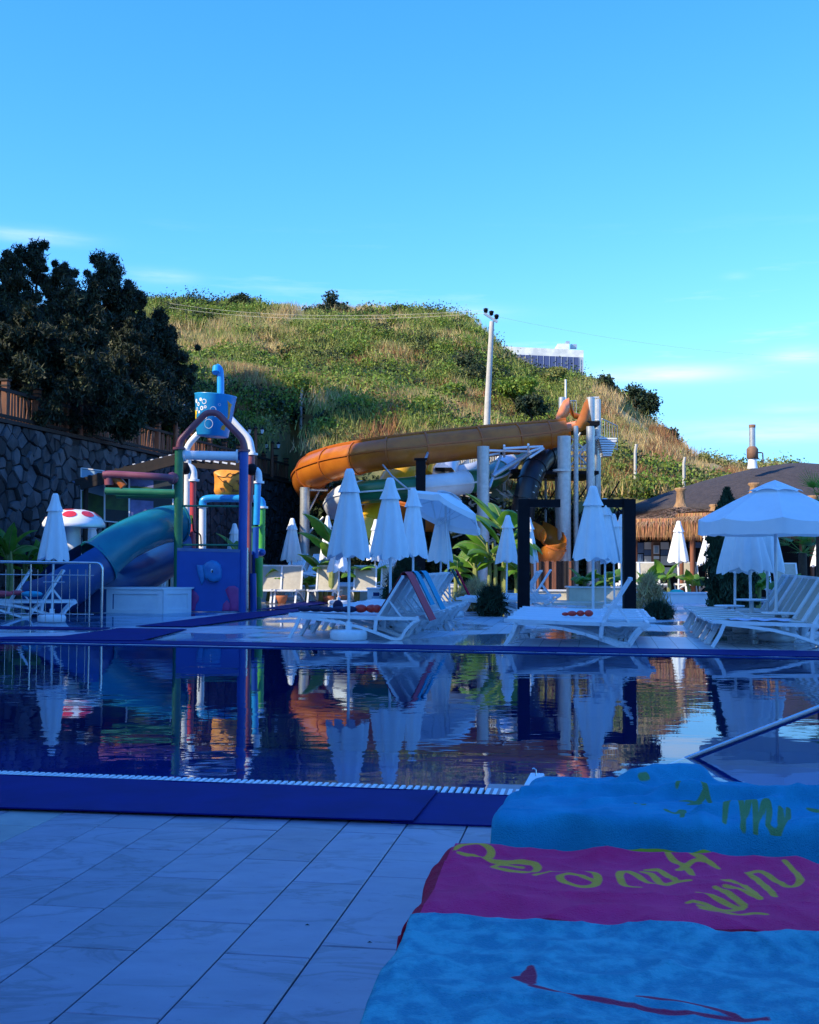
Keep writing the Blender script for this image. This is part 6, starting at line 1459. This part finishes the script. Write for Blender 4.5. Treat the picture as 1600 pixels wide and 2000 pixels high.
# ------------------------------------------------------------------ foreground loungers with big towels
TZ = .395
def w2l(p, o): d = p - o; return d.dot(E1), d.dot(E2)
def towel(name, label, far_left, width, length, z, mt, hem, dl, dn, df, folds, under, lum=1.0, nu=330, nv=120, hw=.028, back=None, skew=0, fs=0):
    """towel over a lounger: o = far left corner, s to the right, t towards the camera"""
    o = G(*far_left, z)
    def H(s, t):
        x, y = o.x + s * E1.x - t * E2.x, o.y + s * E1.y - t * E2.y
        h = .004 * noise.noise(Vector((x * 5, y * 5, lum))) + .0035 * noise.noise(Vector((x * 13, y * 10, lum + 3)))
        for k_, (fx, fy, am) in enumerate(((2.6, 5.5, .010), (5.0, 3.0, .006), (9.0, 12.0, .0035))): h += am * max(0, 1 - 3.2 * abs(noise.noise(Vector((x * fx + y * 1.7, y * fy - x * 1.3, lum * 3 + k_))))) ** 1.5
        for pts, amp, w in folds:
            dmin = 9
            for (a, b), (c, d_) in zip(pts, pts[1:]):
                vx, vy = c - a, d_ - b; k = max(0, min(1, ((s - a) * vx + (t - b) * vy) / (vx * vx + vy * vy))); dmin = min(dmin, math.hypot(s - a - vx * k, t - b - vy * k))
            h += amp * math.exp(-(dmin / w) ** 2)
        return h
    def fn(u_, v_):
        l = u_ * (length + dl) - dl; q = v_ * (width + dn + df) - df
        s, t, dz = max(l, 0), min(max(q, 0), width), 0; sx_, tx = 0, 0
        def hang(e, rad=.045):
            a = min(e / rad, math.pi / 2 * .93); return math.sin(a) * rad + max(0, e - rad * math.pi / 2 * .93) * .10, (1 - math.cos(a)) * rad + max(0, e - rad * math.pi / 2 * .93)
        if l < 0: out, dn_ = hang(-l); sx_ = -out * (1 + .25 * math.sin(q * 14 + lum)); dz -= dn_
        if q > width: out, dn_ = hang((q - width) * (1 + .16 * math.sin(l * 5.3 + lum))); tx = out * (1 + .6 * math.sin(l * 9 + lum) + .4 * math.sin(l * 23)); dz -= dn_
        if q < 0: out, dn_ = hang(-q); tx = -out; dz -= dn_
        t += fs * s * max(0, 1 - t / width)
        p = o + E1 * (s + sx_ - skew * max(0, t)) - E2 * (t + tx); p.z = z + dz + H(s, t) * (1 if dz == 0 else .6); return p
    lw_, ww_ = length + dl, width + dn + df
    def mf(i, j):
        if hem and ((i + .5) / nu * lw_ < hw or (j + .5) / nv * ww_ < hw or (1 - (j + .5) / nv) * ww_ < hw): return 1
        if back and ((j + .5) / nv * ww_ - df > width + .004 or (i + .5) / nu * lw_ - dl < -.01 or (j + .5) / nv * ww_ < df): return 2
        return 0
    g = MB(); g.grid(fn, nu, nv, mf=mf)
    mats = [M[mt], M[hem or mt], M[back or mt]]
    t_ = g.build(name, mats, label=label, cat='towel')
    md = t_.modifiers.new('thickness', 'SOLIDIFY'); md.thickness = .006; md.offset = 1
    return t_, o, H
def printed(obj, o, H, z, groups, mt, colour):
    """flat print on the cloth: distance to the strokes stored per vertex, thresholded in the material"""
    me = obj.data; n = len(me.vertices); co = np.empty(n * 3); me.vertices.foreach_get('co', co); co = co.reshape(-1, 3)[:, :2] + np.array(OFF[obj])[:2]
    best = np.full(n, .05)
    for strokes, w in groups:
        for st in strokes:
            pts = []
            for i in range(len(st) - 1):
                p0, p1, p2, p3 = [Vector((*st[min(max(k, 0), len(st) - 1)], 0)) for k in (i - 1, i, i + 1, i + 2)]
                for k in range(5):
                    t = k / 5; pts.append(.5 * ((2 * p1) + (p2 - p0) * t + (2 * p0 - 5 * p1 + 4 * p2 - p3) * t * t + (3 * p1 - p0 - 3 * p2 + p3) * t ** 3))
            pts.append(Vector((*st[-1], 0))); Q = [G(p.x, p.y, z + .006) for p in pts]; m = len(Q)
            for k, (a, b) in enumerate(zip(Q, Q[1:])):
                a, b = np.array(a)[:2], np.array(b)[:2]; d = b - a; L2 = max(1e-9, (d * d).sum()); tt = np.clip(((co - a) * d).sum(1) / L2, 0, 1)
                ww = w * .5 * (.62 + .38 * math.sin(math.pi * (k + 1) / (m + 1)))
                best = np.minimum(best, np.linalg.norm(co - a - tt[:, None] * d, axis=1) - ww)
    zz_ = np.empty(n * 3); me.vertices.foreach_get('co', zz_); best[zz_.reshape(-1, 3)[:, 2] + OFF[obj][2] < z - .035] = .05
    at_ = me.attributes.new('print', 'FLOAT', 'POINT'); at_.data.foreach_set('value', best)
    m = M[mt].copy(); m.name = mt + '_printed'; N, L = m.node_tree.nodes, m.node_tree.links; bs = N['Principled BSDF']
    src = bs.inputs['Base Color'].links[0].from_socket; an = N.new('ShaderNodeAttribute'); an.attribute_name = 'print'
    mr = N.new('ShaderNodeMapRange'); mr.inputs['From Min'].default_value = -.0022; mr.inputs['From Max'].default_value = .0022; mr.inputs['To Min'].default_value = .93; mr.inputs['To Max'].default_value = 0
    mx = N.new('ShaderNodeMix'); mx.data_type = 'RGBA'; mx.inputs['B'].default_value = (*colour, 1)
    L.new(an.outputs['Fac'], mr.inputs[0]); L.new(mr.outputs[0], mx.inputs['Factor']); L.new(src, mx.inputs['A']); L.new(mx.outputs['Result'], bs.inputs['Base Color'])
    me.materials[0] = m
def cz(pts): return [(700 + .5625 * x, 1480 + .5625 * y) for x, y in pts]
def c5(pts): return [(800 + .5 * x, 1240 + .5 * y) for x, y in pts]
# lounger frames beneath the towels
for (px, py), lb in (((1055, 1516), 'white lounger almost hidden under the teal towel'), ((889, 1664), 'white lounger almost hidden under the pink towel'), ((824, 1790), 'white lounger almost hidden under the front blue towel')):
    o = G(px, py, TZ); o.z = -.02; lounger('slat', 0, o - E2 * .30 + E1 * .06, -A9, lb, 'loungers under the big towels').scale = (1, .80, 1)
t1, o1, H1 = towel('beach_towel', 'teal beach towel with lime hem, farthest of the three big towels', (1062, 1520), .60, 2.3, TZ, 'towel_teal', 'hem_lime', .10, .17, .03,
    [([(.55, .0), (.42, .10), (.36, .20)], .07, .05), ([(0, .36), (.3, .30), (.7, .36), (1.3, .42), (2.2, .40)], .036, .030), ([(.25, .5), (.5, .33), (.9, .40)], .024, .026), ([(.62, .60), (.8, .45), (1.2, .30), (2.1, .26)], .032, .030), ([(1.2, .1), (1.5, .22), (2.0, .15)], .02, .03), ([(.05, .15), (.3, .2)], .014, .04), ([(.9, .62), (1.1, .48)], .014, .03)], 0, 2.0, skew=.17)
printed(t1, o1, H1, TZ, [([c5(s) for s in [[(1215, 640), (1235, 618), (1270, 611), (1310, 616), (1322, 632), (1300, 648), (1255, 652), (1220, 645)], [(1372, 645), (1383, 622)], [(1420, 640), (1430, 622), (1465, 617), (1510, 622), (1530, 634), (1500, 642)]]], .020), ([c5(s) for s in [[(1045, 645), (1090, 632), (1130, 640), (1175, 662)], [(1060, 658), (1110, 660), (1165, 668)], [(865, 566), (890, 580), (905, 598)], [(900, 612), (930, 606)], [(1000, 690), (1040, 700), (1070, 690), (1065, 712)], [(1090, 668), (1150, 655)], [(885, 664), (915, 672)], [(560, 612), (585, 620)]]], .020), ([c5(s) for s in [[(1230, 726), (1240, 700), (1275, 688), (1300, 700), (1305, 728)], [(1300, 728), (1325, 692), (1350, 690), (1352, 730)], [(1352, 730), (1385, 690), (1405, 692), (1400, 728)], [(1400, 728), (1440, 735), (1475, 715), (1480, 690)], [(1450, 690), (1450, 728)], [(1560, 690), (1600, 694)]]], .021)], 'towel_teal', (.13, .26, .07))
t2, o2, H2 = towel('beach_towel', 'pink beach towel with yellow lettering and gold hem, middle of the three big towels', (890, 1664), .585, 2.0, TZ, 'towel_pink', 'hem_gold', .12, .095, .02,
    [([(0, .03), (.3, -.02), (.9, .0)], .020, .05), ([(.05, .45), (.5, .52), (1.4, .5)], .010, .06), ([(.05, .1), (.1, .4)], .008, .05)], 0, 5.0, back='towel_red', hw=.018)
printed(t2, o2, H2, TZ, [([cz(s) for s in [
    [(335, 338), (370, 329), (430, 330), (462, 341), (440, 354), (385, 351), (350, 345)], [(385, 351), (430, 360), (480, 367), (560, 364), (610, 371), (622, 385), (590, 398), (520, 396), (470, 382), (500, 372), (570, 376)],
    [(612, 413), (650, 403), (720, 396), (790, 402), (830, 418), (822, 438), (770, 443), (712, 434), (702, 420), (740, 412), (800, 426), (832, 430)],
    [(978, 453), (925, 440), (907, 410), (925, 397), (965, 408), (1005, 434), (1040, 440)], [(985, 398), (1020, 408), (1060, 440), (1100, 432), (1150, 430)], [(1000, 392), (1050, 398), (1100, 425)],
    [(1072, 352), (1095, 366), (1140, 385), (1160, 410)], [(1110, 395), (1160, 372), (1215, 376), (1248, 388)], [(1150, 352), (1205, 372)],
    [(1268, 432), (1300, 428), (1350, 455), (1395, 497)], [(1275, 455), (1330, 470), (1392, 496)], [(1355, 402), (1395, 430), (1445, 480)], [(1350, 402), (1400, 398), (1450, 425), (1500, 450), (1535, 435), (1520, 405), (1480, 378)],
    [(1145, 505), (1200, 505), (1270, 525), (1340, 515)], [(1180, 476), (1240, 490), (1330, 520)], [(1240, 455), (1290, 480), (1340, 510)], [(1190, 525), (1250, 545), (1330, 548), (1370, 543), (1415, 549)], [(1185, 516), (1240, 528), (1300, 540)]]], .022)], 'towel_pink', (.85, .42, .04))
t3, o3, H3 = towel('beach_towel', 'light blue patterned beach towel with a dark red drawing, nearest of the three big towels', (822, 1789), .80, 1.7, TZ, 'towel_blue', None, .02, .06, .03,
    [([(.52, .0), (.62, .12), (.85, .10), (1.4, .06)], .022, .06), ([(.75, .04), (.95, .20), (1.25, .22)], .014, .05), ([(.0, .02), (.5, .03)], .008, .05), ([(.3, .25), (.6, .32)], .005, .06), ([(.7, .4), (1.0, .35)], .006, .06), ([(.2, .55), (.9, .62)], .006, .04)], 0, 8.0, fs=.09)
printed(t3, o3, H3, TZ, [([cz([(598, 795), (660, 812), (740, 835), (850, 857), (960, 870), (1080, 884), (1200, 895), (1330, 915), (1420, 918)])], .018), ([cz([(972, 832), (1050, 838), (1130, 850), (1210, 868), (1280, 890), (1330, 915)])], .020),
    ([cz([(545, 763), (572, 770), (600, 786)])], .026), ([cz([(596, 736), (600, 752), (603, 768), (602, 788)])], .020), ([cz([(575, 758), (592, 748), (598, 760)])], .022)], 'towel_blue', (.42, .012, .06))
# leaf litter on the slabs
for px, py, lb in ((600, 1809, 'small dry leaf on the marble slabs'), (722, 1843, 'tiny dry leaf speck near the blue towel')):
    v = G(px, py); g = MB(); g.add([v + Vector((-.008, 0, .003)), v + Vector((0, -.004, .004)), v + Vector((.009, 0, .003)), v + Vector((0, .006, .006))], [(0, 1, 2, 3)]); g.build('dry_leaf', M['brown_wood'], label=lb, cat='leaf')
bpy.context.view_layer.update()
